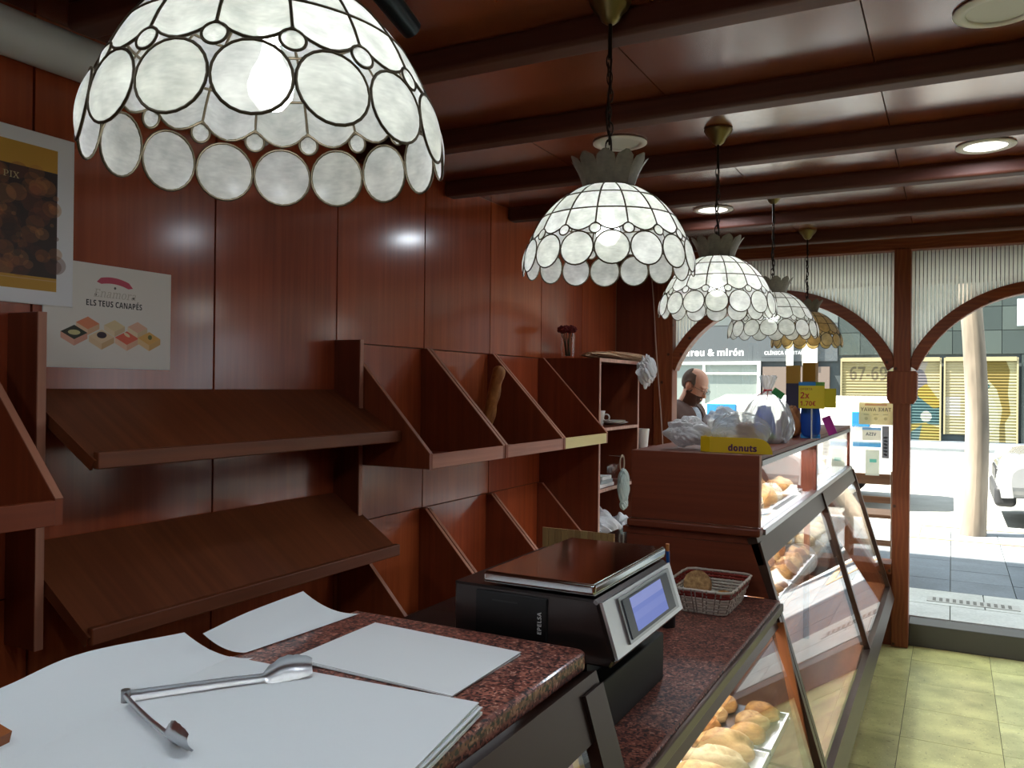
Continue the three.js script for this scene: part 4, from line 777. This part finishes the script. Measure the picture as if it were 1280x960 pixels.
// ------------------------------------------------------------------ the street
{
  const paveTex = dataTex(512, 512, (u, v) => { const a = fbm(u, v, 6, 6, 4, 90), b = pn(u * 140, v * 140, 140, 140, 95), t = 0.84 + 0.2 * a + 0.08 * b; return [206 * t, 208 * t, 208 * t]; }, 0.7, 0.7);
  const pv = struct('pavement', 'pale street pavement outside the shop', 'pavement');
  const slab = printed(paveTex, 0.8, { color: 0xf6f4ea }), grey = [0x8a929a, 0x838b93, 0x90979e].map((c) => printed(paveTex, 0.8, { color: c }));
  M('bed', bx(-16, 16, -0.15, 0.125, -5.79, -10.0), plain(0x8c8c88, 0.9), pv);
  for (let x = -4; x < 4; x += 0.8) for (const [a, b] of [[-5.785, -6.16], [-6.165, -6.6]]) M('slab', bx(x + 0.003 + (a < -6 ? 0.2 : 0), x + 0.797 + (a < -6 ? 0.2 : 0), 0.125, 0.14, a - 0.002, b + 0.002, 0.003), slab, pv);
  for (let i = 0; i < 20; i++) for (let j = 0; j < 7; j++) M('paver', bx(-4 + i * 0.4 + 0.003, -3.6 + i * 0.4 - 0.003, 0.125, rr(0.138, 0.14), -6.605 - j * 0.4 - 0.002, -7.005 - j * 0.4 + 0.002), grey[(i * 5 + j * 3) % 3], pv);
  M('far_paving', bx(-16, 16, 0.1255, 0.139, -9.41, -9.8), grey[0], pv);
  M('kerb', bx(-16, 16, -0.1, 0.14, -9.8, -10.02, 0.01, 'x'), plain(0x9fa3a4, 0.8), pv);
  const dg = thing('drain_cover', 'rectangular metal drain cover in the pavement by the doorway', 'drain cover', null, 0.13, 0.1401, -6.30);
  M('frame', bx(-0.27, 0.27, 0, 0.004, -0.07, 0.07), plain(0xb4b2aa, 0.6), dg); for (let i = 0; i < 12; i++) M('slot', bx(-0.235 + i * 0.04, -0.215 + i * 0.04, 0.004, 0.0055, -0.045, 0.045), plain(0x6d6a62, 0.7), dg);
  const rd = struct('road', 'wide sunlit street', 'road'); M('asphalt', bx(-40, 40, -0.2, 0, -10.02, -24), printed(paveTex, 0.9, { color: 0xa8a8a4 }), rd);
  const fp = struct('far_pavement', 'grey pavement across the street', 'pavement'); M('surface', bx(-40, 40, -0.2, 0.08, -24, -27.05), printed(paveTex, 0.9, { color: 0x8f979c }), fp);
  const pit = tag(M('tree_pit', merge([bx(-0.35, 0.75, 0.1405, 0.146, -8.85, -8.93), bx(-0.35, 0.75, 0.1405, 0.146, -9.75, -9.67), bx(-0.35, -0.27, 0.1405, 0.146, -8.93, -9.67), bx(0.67, 0.75, 0.1405, 0.146, -8.93, -9.67)]), plain(0xa88a6c, 0.8)), 'brownish square edging around the street tree', 'tree pit');
  const tr = thing('street_tree', 'pale-barked street tree trunk on the pavement', 'tree', null, 0.192, 0.14, -9.34);
  const barkTex = dataTex(256, 512, (u, v) => { const a = fbm(u, v, 6, 8, 4, 100), b = fbm(u, v, 20, 30, 2, 106), t = 0.62 + 0.5 * a + 0.15 * b; return [150 * t, 140 * t, 126 * t]; }, 1, 1);
  const tg = new THREE.CylinderGeometry(0.088, 0.108, 4.6, 24, 60).translate(0, 2.3, 0), p = tg.attributes.position;
  for (let i = 0; i < p.count; i++) { const y = p.getY(i), k = 1 + 0.07 * (n3(p.getX(i) * 14 + 20, y * 3 + 20, p.getZ(i) * 14 + 20) - 0.5) + (y < 0.25 ? 0.5 * (0.25 - y) : 0), bend = 0.05 * Math.sin(y * 1.3) - 0.02 * y; p.setX(i, p.getX(i) * k + bend); p.setZ(i, p.getZ(i) * k); }
  tg.computeVertexNormals(); M('trunk', tg, printed(barkTex, 0.9), tr);
  const lm = new THREE.MeshPhysicalMaterial({ color: 0x6f9440, roughness: 0.8, transmission: 0.3, thickness: 0, side: THREE.DoubleSide });
  const leaves = new THREE.InstancedMesh(new THREE.CircleGeometry(0.11, 6).scale(1, 0.7, 1), lm, 900); leaves.name = 'foliage'; leaves.userData.kind = 'stuff'; leaves.castShadow = true;
  const o = new THREE.Object3D(); for (let i = 0; i < 900; i++) { const a = rr(0, 6.283), r = Math.cbrt(rnd()), h = rr(-1, 1), q = Math.sqrt(1 - h * h); o.position.set(r * q * Math.cos(a) * 1.5 - 0.1, 5.6 + r * h * 1.4, r * q * Math.sin(a) * 1.5); o.rotation.set(rr(0, 6), rr(0, 6), rr(0, 6)); o.updateMatrix(); leaves.setMatrixAt(i, o.matrix); } tr.add(leaves);
  for (let i = 0; i < 5; i++) M('branch', tube([[-0.06, 4.3, 0], [-0.06 + 0.4 * Math.cos(i * 1.26), 5.0, 0.4 * Math.sin(i * 1.26)], [1.0 * Math.cos(i * 1.26), 5.8, 1.0 * Math.sin(i * 1.26)]], 0.035, 7, 10), printed(barkTex, 0.9), tr);

  // building across the street
  const b = struct('opposite_building', 'dark tiled building across the street with shops', 'building');
  M('wall', bx(-24, 24, 0, 14, -27.3, -29), plain(0x3a4448, 0.8), b);
  const tileM = [0x38423f, 0x323c3b, 0x3d4744, 0x2e3837].map((c) => new THREE.MeshPhysicalMaterial({ color: c, roughness: 0.35, clearcoat: 0.2 }));
  for (let i = 0; i < 16; i++) for (let j = 0; j < 7; j++) if (i < 15 || true) M('tile', bx(-3.1 + i * 0.62 + 0.008, -2.48 + i * 0.62 - 0.008, 2.62 + j * 0.68 + 0.008, 3.3 + j * 0.68 - 0.008, -27.3, -27.24), tileM[(i * 3 + j * 5) % 4], b);
  for (const [a, c2] of [[-9.2, -3.12]]) M('sign_band', bx(a, c2, 2.44, 3.6, -27.3, -27.2), plain(0x42494d, 0.6), b);
  M('upper_band', bx(-12, -3.12, 3.62, 7.4, -27.3, -27.22), plain(0x525a5a, 0.7), b);
  const say = (txt, x, y, h, col, weight = 'bold', parent = b, wpx = 1024) => { const tw = h * 0.62 * txt.length, t = canvasTex(wpx, Math.round(wpx * h * 1.5 / tw), (c, W, H) => { c.fillStyle = '#42494d'; c.fillRect(0, 0, W, H); c.fillStyle = col; c.textAlign = 'center'; c.font = weight + ' ' + Math.round(H * 0.62) + 'px sans-serif'; c.fillText(txt, W / 2, H * 0.68, W * 0.98); }); M('lettering', new THREE.PlaneGeometry(tw, h * 1.5).translate(x, y, -27.195), printed(t, 0.6), parent); };
  say('andreu & mirón', -7.12, 2.72, 0.33, '#ffffff'); say('CLÍNICA DENTAL', -4.72, 2.70, 0.16, '#f2f4f4');
  M('white_pier', bx(-4.62, -4.42, 2.3, 3.6, -27.2, -27.1), plain(0xf0eee4, 0.7), b); M('white_pier', bx(-4.14, -3.7, 2.3, 3.6, -27.2, -27.1), plain(0xf0eee4, 0.7), b);
  // pale shop window on the left, brown board, doors
  const sw = M('shop_window', bx(-9.2, -5.45, 0.08, 2.42, -27.3, -27.22), plain(0x78827e, 0.3), b);
  for (const g of [bx(-9.2, -5.42, 2.34, 2.44, -27.22, -27.12), bx(-5.52, -5.42, 0.08, 2.34, -27.22, -27.12), bx(-7.3, -7.22, 0.08, 2.34, -27.22, -27.15), bx(-7.2, -5.54, 2.02, 2.08, -27.22, -27.15), bx(-7.2, -5.54, 1.0, 1.05, -27.22, -27.15)]) M('window_frame', g, plain(0xe9ece6, 0.5), sw);
  M('brown_board', bx(-5.36, -3.34, 0.6, 2.27, -27.3, -27.15), plain(0x63574f, 0.7), b);
  const mur = (w, h, draw) => canvasTex(w, h, draw);
  const shutterGeo = (x0, x1, y0, y1) => { const n = Math.round((y1 - y0) / 0.085) * 4, pos = [], uv = [], idx = []; for (let k = 0; k <= n; k++) { const y = mix(y0, y1, k / n), z = -27.22 + [0, 0.028, 0.03, 0.006][k % 4]; pos.push(x0, y, z, x1, y, z); uv.push(0, k / n, 1, k / n); if (k) idx.push(2 * k - 2, 2 * k - 1, 2 * k, 2 * k - 1, 2 * k + 1, 2 * k); } const g = new THREE.BufferGeometry(); g.setAttribute('position', new THREE.Float32BufferAttribute(pos, 3)); g.setAttribute('uv', new THREE.Float32BufferAttribute(uv, 2)); g.setIndex(idx); g.computeVertexNormals(); return g.toNonIndexed(); };
  const shutter = (label, x0, x1, y0, y1, draw) => { const t = thing('roller_shutter', label, 'shutter'); const g = shutterGeo(x0, x1, y0, y1); g.computeVertexNormals(); M('curtain', g, printed(canvasTex(512, 512, draw), 0.6, { color: 0xa4a4a4, side: THREE.DoubleSide }), t); M('guide', bx(x0 - 0.045, x0, y0, y1 + 0.1, -27.24, -27.14), plain(0x8d8566, 0.6), t); M('guide', bx(x1, x1 + 0.045, y0, y1 + 0.1, -27.24, -27.14), plain(0x8d8566, 0.6), t); M('housing', bx(x0, x1, y1, y1 + 0.12, -27.24, -27.12), plain(0x8d8566, 0.6), t); };
  const fill = (c, col, pts) => { c.fillStyle = col; c.beginPath(); pts.forEach(([x, y], i) => (i ? c.lineTo(x, y) : c.moveTo(x, y))); c.fill(); };
  const ell = (c, col, x, y, a, bb, r = 0) => { c.fillStyle = col; c.beginPath(); c.ellipse(x, y, a, bb, r, 0, 7); c.fill(); };
  shutter('cream roller shutter with graffiti and the number 67-69 across the street', -2.98, -1.28, 0.1, 2.42, (c) => { c.fillStyle = '#d8c98e'; c.fillRect(0, 0, 512, 512); c.fillStyle = '#8a7f5c'; c.font = 'bold 128px sans-serif'; c.fillText('67-69', 60, 125); c.strokeStyle = '#6d675a'; c.lineWidth = 14; c.beginPath(); c.arc(260, 330, 90, 2.6, 6.4); c.stroke(); c.beginPath(); c.arc(420, 300, 60, 3.3, 6.3); c.stroke(); c.strokeStyle = '#c86a5a'; c.lineWidth = 10; c.beginPath(); c.moveTo(380, 210); c.lineTo(500, 140); c.moveTo(400, 250); c.lineTo(505, 190); c.stroke(); });
  shutter('roller shutter with a teal and ochre mural across the street behind the doorway', -1.16, -0.32, 0.05, 2.42, (c) => { c.fillStyle = '#dccf9a'; c.fillRect(0, 0, 512, 512); fill(c, '#d2c8bc', [[0, 0], [330, 0], [250, 90], [40, 130], [0, 110]]); ell(c, '#8f8a92', 200, 130, 120, 80, 0.2); ell(c, '#cf6a5a', 90, 120, 70, 60); fill(c, '#c2a62e', [[90, 200], [300, 140], [512, 250], [512, 340], [200, 260]]); fill(c, '#3f7478', [[0, 230], [160, 220], [420, 300], [512, 290], [512, 400], [0, 400]]); ell(c, '#e9ecdc', 300, 350, 90, 34); fill(c, '#b9a544', [[0, 400], [300, 390], [512, 420], [512, 512], [0, 512]]); fill(c, '#5c8486', [[60, 450], [240, 400], [180, 512], [40, 512]]); });
  shutter('narrow cream roller shutter behind the tree trunk across the street', -0.17, 0.35, 0.3, 2.42, (c) => { c.fillStyle = '#e2d6a6'; c.fillRect(0, 0, 512, 512); c.fillStyle = '#efe9d8'; c.fillRect(0, 250, 380, 130); });
  shutter('roller shutter with an ochre and pale green mural across the street near the white car', 0.45, 1.60, 0.1, 2.42, (c) => { c.fillStyle = '#e2dca8'; c.fillRect(0, 0, 512, 512); fill(c, '#a08a34', [[0, 0], [400, 0], [440, 60], [420, 200], [450, 330], [380, 400], [330, 420], [360, 300], [300, 180], [160, 90], [0, 120]]); fill(c, '#4a7a7a', [[0, 210], [170, 120], [230, 160], [40, 290], [0, 300]]); ell(c, '#e9e6ba', 150, 330, 170, 130, 0.3); fill(c, '#8d7f3c', [[330, 400], [390, 380], [400, 512], [330, 512]]); });
  M('dark_pier', bx(1.72, 6.0, 0.08, 2.6, -27.3, -27.2), tileM[3], b); M('plinth', bx(-3.1, 6, 0.0, 0.10, -27.3, -27.1), plain(0x66707a, 0.7), b);
  const bs = tag(M('street_sign', bx(1.60, 2.3, 3.4, 4.15, -27.15, -27.0), plain(0xcfe0f0, 0.5)), 'pale blue hanging sign on the tiled facade across the street', 'sign');
}
// ------------------------------------------------------------------ cars
function car(name, label, x, z, dir, paint, spec) {
  const t = thing(name, label, 'car', null, x, 0, z); t.rotation.y = dir;
  const H = spec.h, L = spec.l, side = [];
  const pts = spec.van ? [[0.0, 0.32], [0.02, 0.75], [0.12, 0.95], [0.75, 1.1], [1.25, H - 0.12], [1.5, H], [L - 0.15, H], [L, H - 0.15], [L, 0.32]] : [[0.02, 0.34], [0.0, 0.55], [0.06, 0.74], [0.3, 0.86], [1.05, 1.0], [1.75, H - 0.05], [2.2, H], [3.1, H - 0.02], [3.75, 1.08], [L - 0.1, 1.0], [L, 0.7], [L - 0.03, 0.34]];
  const s = new THREE.Shape(); s.moveTo(...pts[0]); if (spec.van) pts.slice(1).forEach((p) => s.lineTo(...p)); else s.splineThru(pts.slice(1).map((p) => new THREE.Vector2(...p))); s.lineTo(...pts[0]);
  const g = new THREE.ExtrudeGeometry(s, { depth: spec.w - 0.36, bevelEnabled: true, bevelSize: 0.14, bevelThickness: 0.18, bevelOffset: -0.14, bevelSegments: 5, curveSegments: 30 }).translate(0, 0, -(spec.w - 0.36) / 2);
  M('body', g, new THREE.MeshPhysicalMaterial({ color: paint, roughness: 0.25, clearcoat: 1, clearcoatRoughness: 0.05 }), t);
  const gl = new THREE.MeshPhysicalMaterial({ color: spec.glass || 0x26323c, roughness: 0.06, clearcoat: 1 });
  const hw = spec.w / 2;
  if (spec.van) { for (const q of [-1, 1]) M('side_window', new RoundedBoxGeometry(0.42, 0.34, 0.03, 3, 0.014).translate(1.48, H - 0.30, q * hw), gl, t); M('rear_window', new RoundedBoxGeometry(0.22, 0.2, 0.03, 3, 0.014).translate(3.3, H - 0.30, hw), gl, t); }
  else { for (const q of [-1, 1]) M('side_window', prism([[1.3, 1.02], [1.85, H - 0.1], [3.0, H - 0.12], [3.45, 1.05]], q * hw - 0.02, q * hw + 0.004 * q + 0.001), gl, t); M('windscreen', bar(V(1.12, 1.03, 0), V(1.76, H - 0.07, 0), spec.w * 0.74, 0.03), gl, t); }
  M('bumper', new RoundedBoxGeometry(0.22, 0.24, spec.w * 0.9, 3, 0.06).translate(0.085, 0.36, 0), plain(0x2a2c30, 0.5), t);
  for (const q of [-1, 1]) { M('headlamp', blob(0.16, 0.2, 0.16, 0.02, 1, 1).translate(0.17, 0.62, q * (hw - 0.2)), new THREE.MeshPhysicalMaterial({ color: 0xa9b4c0, roughness: 0.08, metalness: 0.6, clearcoat: 1 }), t); M('mirror', new RoundedBoxGeometry(0.1, 0.13, 0.2, 3, 0.04).translate(1.35, 1.06, q * (hw + 0.06)), plain(paint, 0.3), t); }
  M('grille', new RoundedBoxGeometry(0.05, 0.16, spec.w * 0.5, 2, 0.02).translate(0.02, 0.58, 0), plain(0x17191c, 0.4), t);
  for (const wx of [0.82, L - 0.8]) for (const q of [-1, 1]) { const wl = M('wheel', new THREE.CylinderGeometry(0.32, 0.32, 0.2, 28).rotateX(Math.PI / 2).translate(wx, 0.32, q * (hw - 0.07)), plain(0x18181a, 0.8), t); M('rim', new THREE.CylinderGeometry(0.2, 0.2, 0.21, 20).rotateX(Math.PI / 2).translate(wx, 0.32, q * (hw - 0.062)), steelBrushed, wl); }
  return t;
}
car('parked_car', 'white car with its front end showing behind the street tree', 0.46, -11.7, 0, 0x8f9498, { h: 1.42, l: 4.2, w: 1.76 });
car('parked_van', 'white van with bright blue windows parked outside the arched window', -4.35, -12.6, 0, 0xf0f0ee, { h: 1.47, l: 3.75, w: 1.8, van: true, glass: 0x2f7fb8 });
// ------------------------------------------------------------------ chair outside
{
  const t = thing('cafe_chair', 'wooden slat-back chair standing outside the window', 'chair', null, -0.55, 0.14, -7.0), cm = woodMat(0xb28a68, 0.6);
  const b = (n, ...a) => M(n, bx(...a), cm, t);
  for (const [x, z, h] of [[-0.17, -0.17, 0.44], [0.15, -0.17, 0.44], [-0.17, 0.17, 0.80], [0.15, 0.17, 0.80]]) b('leg', x, x + 0.032, 0, h, z - 0.016, z + 0.016, 0.004);
  b('seat', -0.19, 0.20, 0.44, 0.47, -0.2, 0.15, 0.01, 'x'); b('back_slat', -0.138, 0.15, 0.70, 0.78, 0.162, 0.18, 0.006, 'x'); b('back_slat', -0.138, 0.15, 0.56, 0.61, 0.162, 0.18, 0.006, 'x');
  b('stretcher', -0.138, 0.15, 0.20, 0.225, -0.18, -0.16, 0, 'x'); b('stretcher', -0.138, 0.15, 0.24, 0.265, 0.16, 0.18, 0, 'x'); b('stretcher', -0.165, -0.145, 0.15, 0.175, -0.153, 0.153, 0, 'z'); b('stretcher', 0.155, 0.175, 0.15, 0.175, -0.153, 0.153, 0, 'z');
}
// ------------------------------------------------------------------ the man outside the window
{
  const smin = (a, b, k) => { const h = clamp(0.5 + 0.5 * (b - a) / k); return mix(b, a, h) - k * h * (1 - h); };
  const cap = (p, a, b, ra, rb) => { const bax = b[0] - a[0], bay = b[1] - a[1], baz = b[2] - a[2], px = p[0] - a[0], py = p[1] - a[1], pz = p[2] - a[2], h = clamp((px * bax + py * bay + pz * baz) / (bax * bax + bay * bay + baz * baz)); return Math.hypot(px - bax * h, py - bay * h, pz - baz * h) - mix(ra, rb, h); };
  const ellip = (p, c, r) => { const x = (p[0] - c[0]) / r[0], y = (p[1] - c[1]) / r[1], z = (p[2] - c[2]) / r[2], q = Math.hypot(x, y, z); return (q - 1) * Math.min(...r); };
  function meshSDF(f, lo, hi, res) {
    const mc = new MarchingCubes(res, new THREE.MeshBasicMaterial(), false, false, 200000); mc.isolation = 0;
    const half = res / 2, P = (i, a) => lo[a] + (hi[a] - lo[a]) * ((i - half) / half * 0.5 + 0.5);
    for (let k = 0; k < res; k++) for (let j = 0; j < res; j++) for (let i = 0; i < res; i++) mc.field[i + j * res + k * res * res] = -f([P(i, 0), P(j, 1), P(k, 2)]);
    mc.update();
    const n = mc.count, pos = new Float32Array(n * 3);
    for (let i = 0; i < n; i++) for (let a = 0; a < 3; a++) pos[3 * i + a] = lo[a] + (hi[a] - lo[a]) * (mc.positionArray[3 * i + a] * 0.5 + 0.5);
    let g = new THREE.BufferGeometry(); g.setAttribute('position', new THREE.BufferAttribute(pos, 3)); g = mergeVertices(g, 1e-5); g.computeVertexNormals(); return g.toNonIndexed();
  }
  const tilt = 0.50, ct = Math.cos(tilt), st = Math.sin(tilt), HC = [0.035, 1.435, 0];
  const toHead = (p) => { const x = p[0] - HC[0], y = p[1] - HC[1]; return [x * ct - y * st, x * st + y * ct, p[2] - HC[2]]; };     // head frame: x to the face, y to the crown
  const headSDF = (p) => {
    const q = toHead(p);
    let d = ellip(q, [-0.008, 0.025, 0], [0.098, 0.098, 0.078]); d = smin(d, ellip(q, [0.03, -0.05, 0], [0.062, 0.075, 0.06]), 0.03);
    d = smin(d, ellip(q, [0.055, -0.098, 0], [0.03, 0.024, 0.034]), 0.025); d = smin(d, cap(q, [0.088, 0.005, 0], [0.108, -0.04, 0], 0.008, 0.014), 0.012);
    d = smin(d, ellip(q, [0.082, 0.022, 0], [0.014, 0.01, 0.05]), 0.012); d = smin(d, ellip(q, [0.086, -0.072, 0], [0.012, 0.010, 0.024]), 0.01);
    for (const s of [-1, 1]) { d = Math.max(d, -ellip(q, [0.096, 0.0, s * 0.032], [0.016, 0.012, 0.016])); d = smin(d, ellip(q, [0.088, -0.001, s * 0.032], [0.010, 0.010, 0.012]), 0.003); d = smin(d, ellip(q, [-0.008, -0.012, s * 0.082], [0.02, 0.034, 0.010]), 0.008); }
    return smin(d, cap(p, [-0.05, 1.27, 0], [0.0, 1.37, 0], 0.062, 0.056), 0.03);
  };
  const arms = [-1, 1].map((s) => ({ sh: [-0.055, 1.225, s * 0.185], el: [0.0, 0.97, s * 0.235], wr: [0.205, 0.985, s * 0.12], hd: [0.275, 1.005, s * 0.09] }));
  const bodySDF = (p, e = 0) => {
    let d = cap(p, [-0.05, 0.9, 0.0], [-0.06, 1.16, 0], 0.12, 0.125); d = smin(d, cap(p, [-0.06, 1.19, -0.12], [-0.06, 1.19, 0.12], 0.085, 0.085), 0.08); d = smin(d, cap(p, [-0.045, 0.9, -0.06], [-0.045, 0.9, 0.06], 0.125, 0.125), 0.06);
    for (const a of arms) { d = smin(d, cap(p, a.sh, a.el, 0.062, 0.047), 0.04); d = smin(d, cap(p, a.el, a.wr, 0.047, 0.032), 0.02); }
    return d - e;
  };
  const legSDF = (p, e = 0) => { let d = 9; for (const s of [-1, 1]) { d = Math.min(d, smin(cap(p, [-0.05, 0.84, s * 0.085], [-0.02, 0.46, s * 0.1], 0.088, 0.06), cap(p, [-0.02, 0.46, s * 0.1], [-0.05, 0.08, s * 0.1], 0.058, 0.042), 0.03)); d = smin(d, cap(p, [-0.07, 0.045, s * 0.1], [0.11, 0.035, s * 0.115], 0.042, 0.034), 0.02); } return d - e; };
  const handSDF = (s) => (p) => {
    const h = arms[s > 0 ? 1 : 0].hd, q = [p[0] - h[0], p[1] - h[1], (p[2] - h[2]) * s];
    let d = ellip(q, [-0.01, 0, 0], [0.045, 0.016, 0.038]); d = smin(d, cap(q, [-0.07, -0.02, 0.03], [-0.03, 0, 0], 0.026, 0.024), 0.02);
    [[0.026, 0.060], [0.009, 0.068], [-0.009, 0.064], [-0.026, 0.052]].forEach(([z, L]) => { d = Math.min(d, smin(cap(q, [0.022, 0.002, z], [0.022 + L * 0.6, -0.006, z * 1.1], 0.009, 0.0085), cap(q, [0.022 + L * 0.6, -0.006, z * 1.1], [0.022 + L * 0.92, -0.034, z * 1.1], 0.0085, 0.007), 0.004)); });
    return smin(d, smin(cap(q, [-0.025, -0.004, -0.03], [0.012, -0.016, -0.052], 0.011, 0.010), cap(q, [0.012, -0.016, -0.052], [0.038, -0.03, -0.048], 0.010, 0.008), 0.004), 0.008);
  };
  const t = thing('person', 'bearded man in a brown jacket looking down outside the window', 'person', null, -1.735, 0.14, -6.12); t.rotation.y = -0.15;
  const skin = plain(0xd09a7e, 0.6);
  const under = (p) => Math.min(smin(bodySDF(p, -0.008), cap(p, [-0.05, 1.24, 0], [-0.03, 1.32, 0], 0.062, 0.056), 0.04), legSDF(p, -0.006));
  M('body', merge([meshSDF(headSDF, [-0.16, 1.22, -0.13], [0.2, 1.6, 0.13], 72), meshSDF(under, [-0.32, -0.02, -0.36], [0.34, 1.36, 0.36], 64), ...[-1, 1].map((s) => { const h = arms[s > 0 ? 1 : 0].hd; return meshSDF(handSDF(s), [h[0] - 0.11, h[1] - 0.07, h[2] - 0.08], [h[0] + 0.11, h[1] + 0.06, h[2] + 0.08], 56); })].map((g) => { g.setAttribute('uv', new THREE.BufferAttribute(new Float32Array(g.attributes.position.count * 2), 2)); return g; })), skin, t);
  const jk = (p) => { let d = bodySDF(p, 0.02 + 0.008 * n3(p[0] * 14 + 9, p[1] * 10 + 9, p[2] * 14 + 9)); d = smin(d, cap(p, [-0.075, 1.24, -0.05], [-0.075, 1.24, 0.05], 0.07, 0.07), 0.05); d = Math.max(d, -cap(p, [-0.02, 1.24, 0], [0.03, 1.5, 0], 0.072, 0.09)); d = Math.max(d, -(Math.abs(p[2]) - 0.045 - 0.12 * Math.max(0, p[1] - 1.1)) < 0 || p[0] < 0.0 ? d : 0.02); for (const a of arms) d = Math.max(d, -(Math.hypot(p[0] - a.hd[0], p[1] - a.hd[1], p[2] - a.hd[2]) - 0.075)); return d; };
  M('jacket', meshSDF(jk, [-0.34, 0.68, -0.38], [0.36, 1.40, 0.38], 80), plain(0x4a3026, 0.8), t);
  M('shirt', meshSDF((p) => { let d = bodySDF(p, 0.010); d = Math.max(d, p[1] - 1.27, 0.82 - p[1], Math.abs(p[2]) - 0.12); return d; }, [-0.30, 0.74, -0.16], [0.20, 1.34, 0.16], 56), plain(0x9aa0a8, 0.85), t);
  M('trousers', meshSDF((p) => Math.max(legSDF(p, 0.008), 0.06 - p[1], p[1] - 0.9), [-0.24, 0.0, -0.26], [0.2, 0.96, 0.26], 60), plain(0x2b3040, 0.85), t);
  for (const s of [-1, 1]) M('shoe', meshSDF((p) => Math.max(cap(p, [-0.075, 0.045, s * 0.1], [0.115, 0.035, s * 0.115], 0.05, 0.042), -p[1]), [-0.15, -0.02, s * 0.105 - 0.08], [0.19, 0.12, s * 0.105 + 0.08], 36), plain(0x1c1815, 0.6), t);
  M('beard', meshSDF((p) => { const q = toHead(p); return Math.max(headSDF(p) - 0.005, q[1] + 0.05 - 0.25 * Math.max(0, 0.03 - q[0]) * 1.0, q[0] < -0.005 ? -0.005 - q[0] : -1, -ellip(q, [0.1, -0.066, 0], [0.03, 0.007, 0.022]), -cap(q, [0.10, 0, 0], [0.125, -0.05, 0], 0.022, 0.026), -(q[1] + 0.15)); }, [-0.12, 1.24, -0.1], [0.2, 1.46, 0.1], 60), plain(0x54392b, 0.95), t);
  M('hair', meshSDF((p) => { const q = toHead(p); return Math.max(headSDF(p) - 0.006, -(q[1] + 0.045), q[0] - 0.028 + 0.5 * Math.max(0, q[1] - 0.03), q[1] - 0.085 + (q[0] < -0.05 ? -0.02 : 0), -(Math.hypot(q[0] + 0.008, q[1] + 0.012) - 0.034) > 0 && Math.abs(q[2]) > 0.05 ? 0.01 : -1); }, [-0.16, 1.34, -0.12], [0.14, 1.6, 0.12], 60), plain(0x5a4c42, 0.95), t);
  const gl = []; for (const s of [-1, 1]) { gl.push(new THREE.TorusGeometry(0.02, 0.0016, 5, 20).scale(1.1, 0.85, 1).rotateY(Math.PI / 2).translate(0.112, -0.003, s * 0.032), tube([[0.112, 0.004, s * 0.053], [0.05, 0.004, s * 0.08], [-0.01, -0.002, s * 0.086]], 0.0016, 5, 8)); } gl.push(tube([[0.113, 0.002, -0.011], [0.118, 0.006, 0], [0.113, 0.002, 0.011]], 0.0016, 5, 6));
  M('glasses', merge(gl).applyMatrix4(new THREE.Matrix4().makeRotationZ(-tilt)).translate(...HC), plain(0x2a2622, 0.4), t);
}
renderer.render(scene, camera);
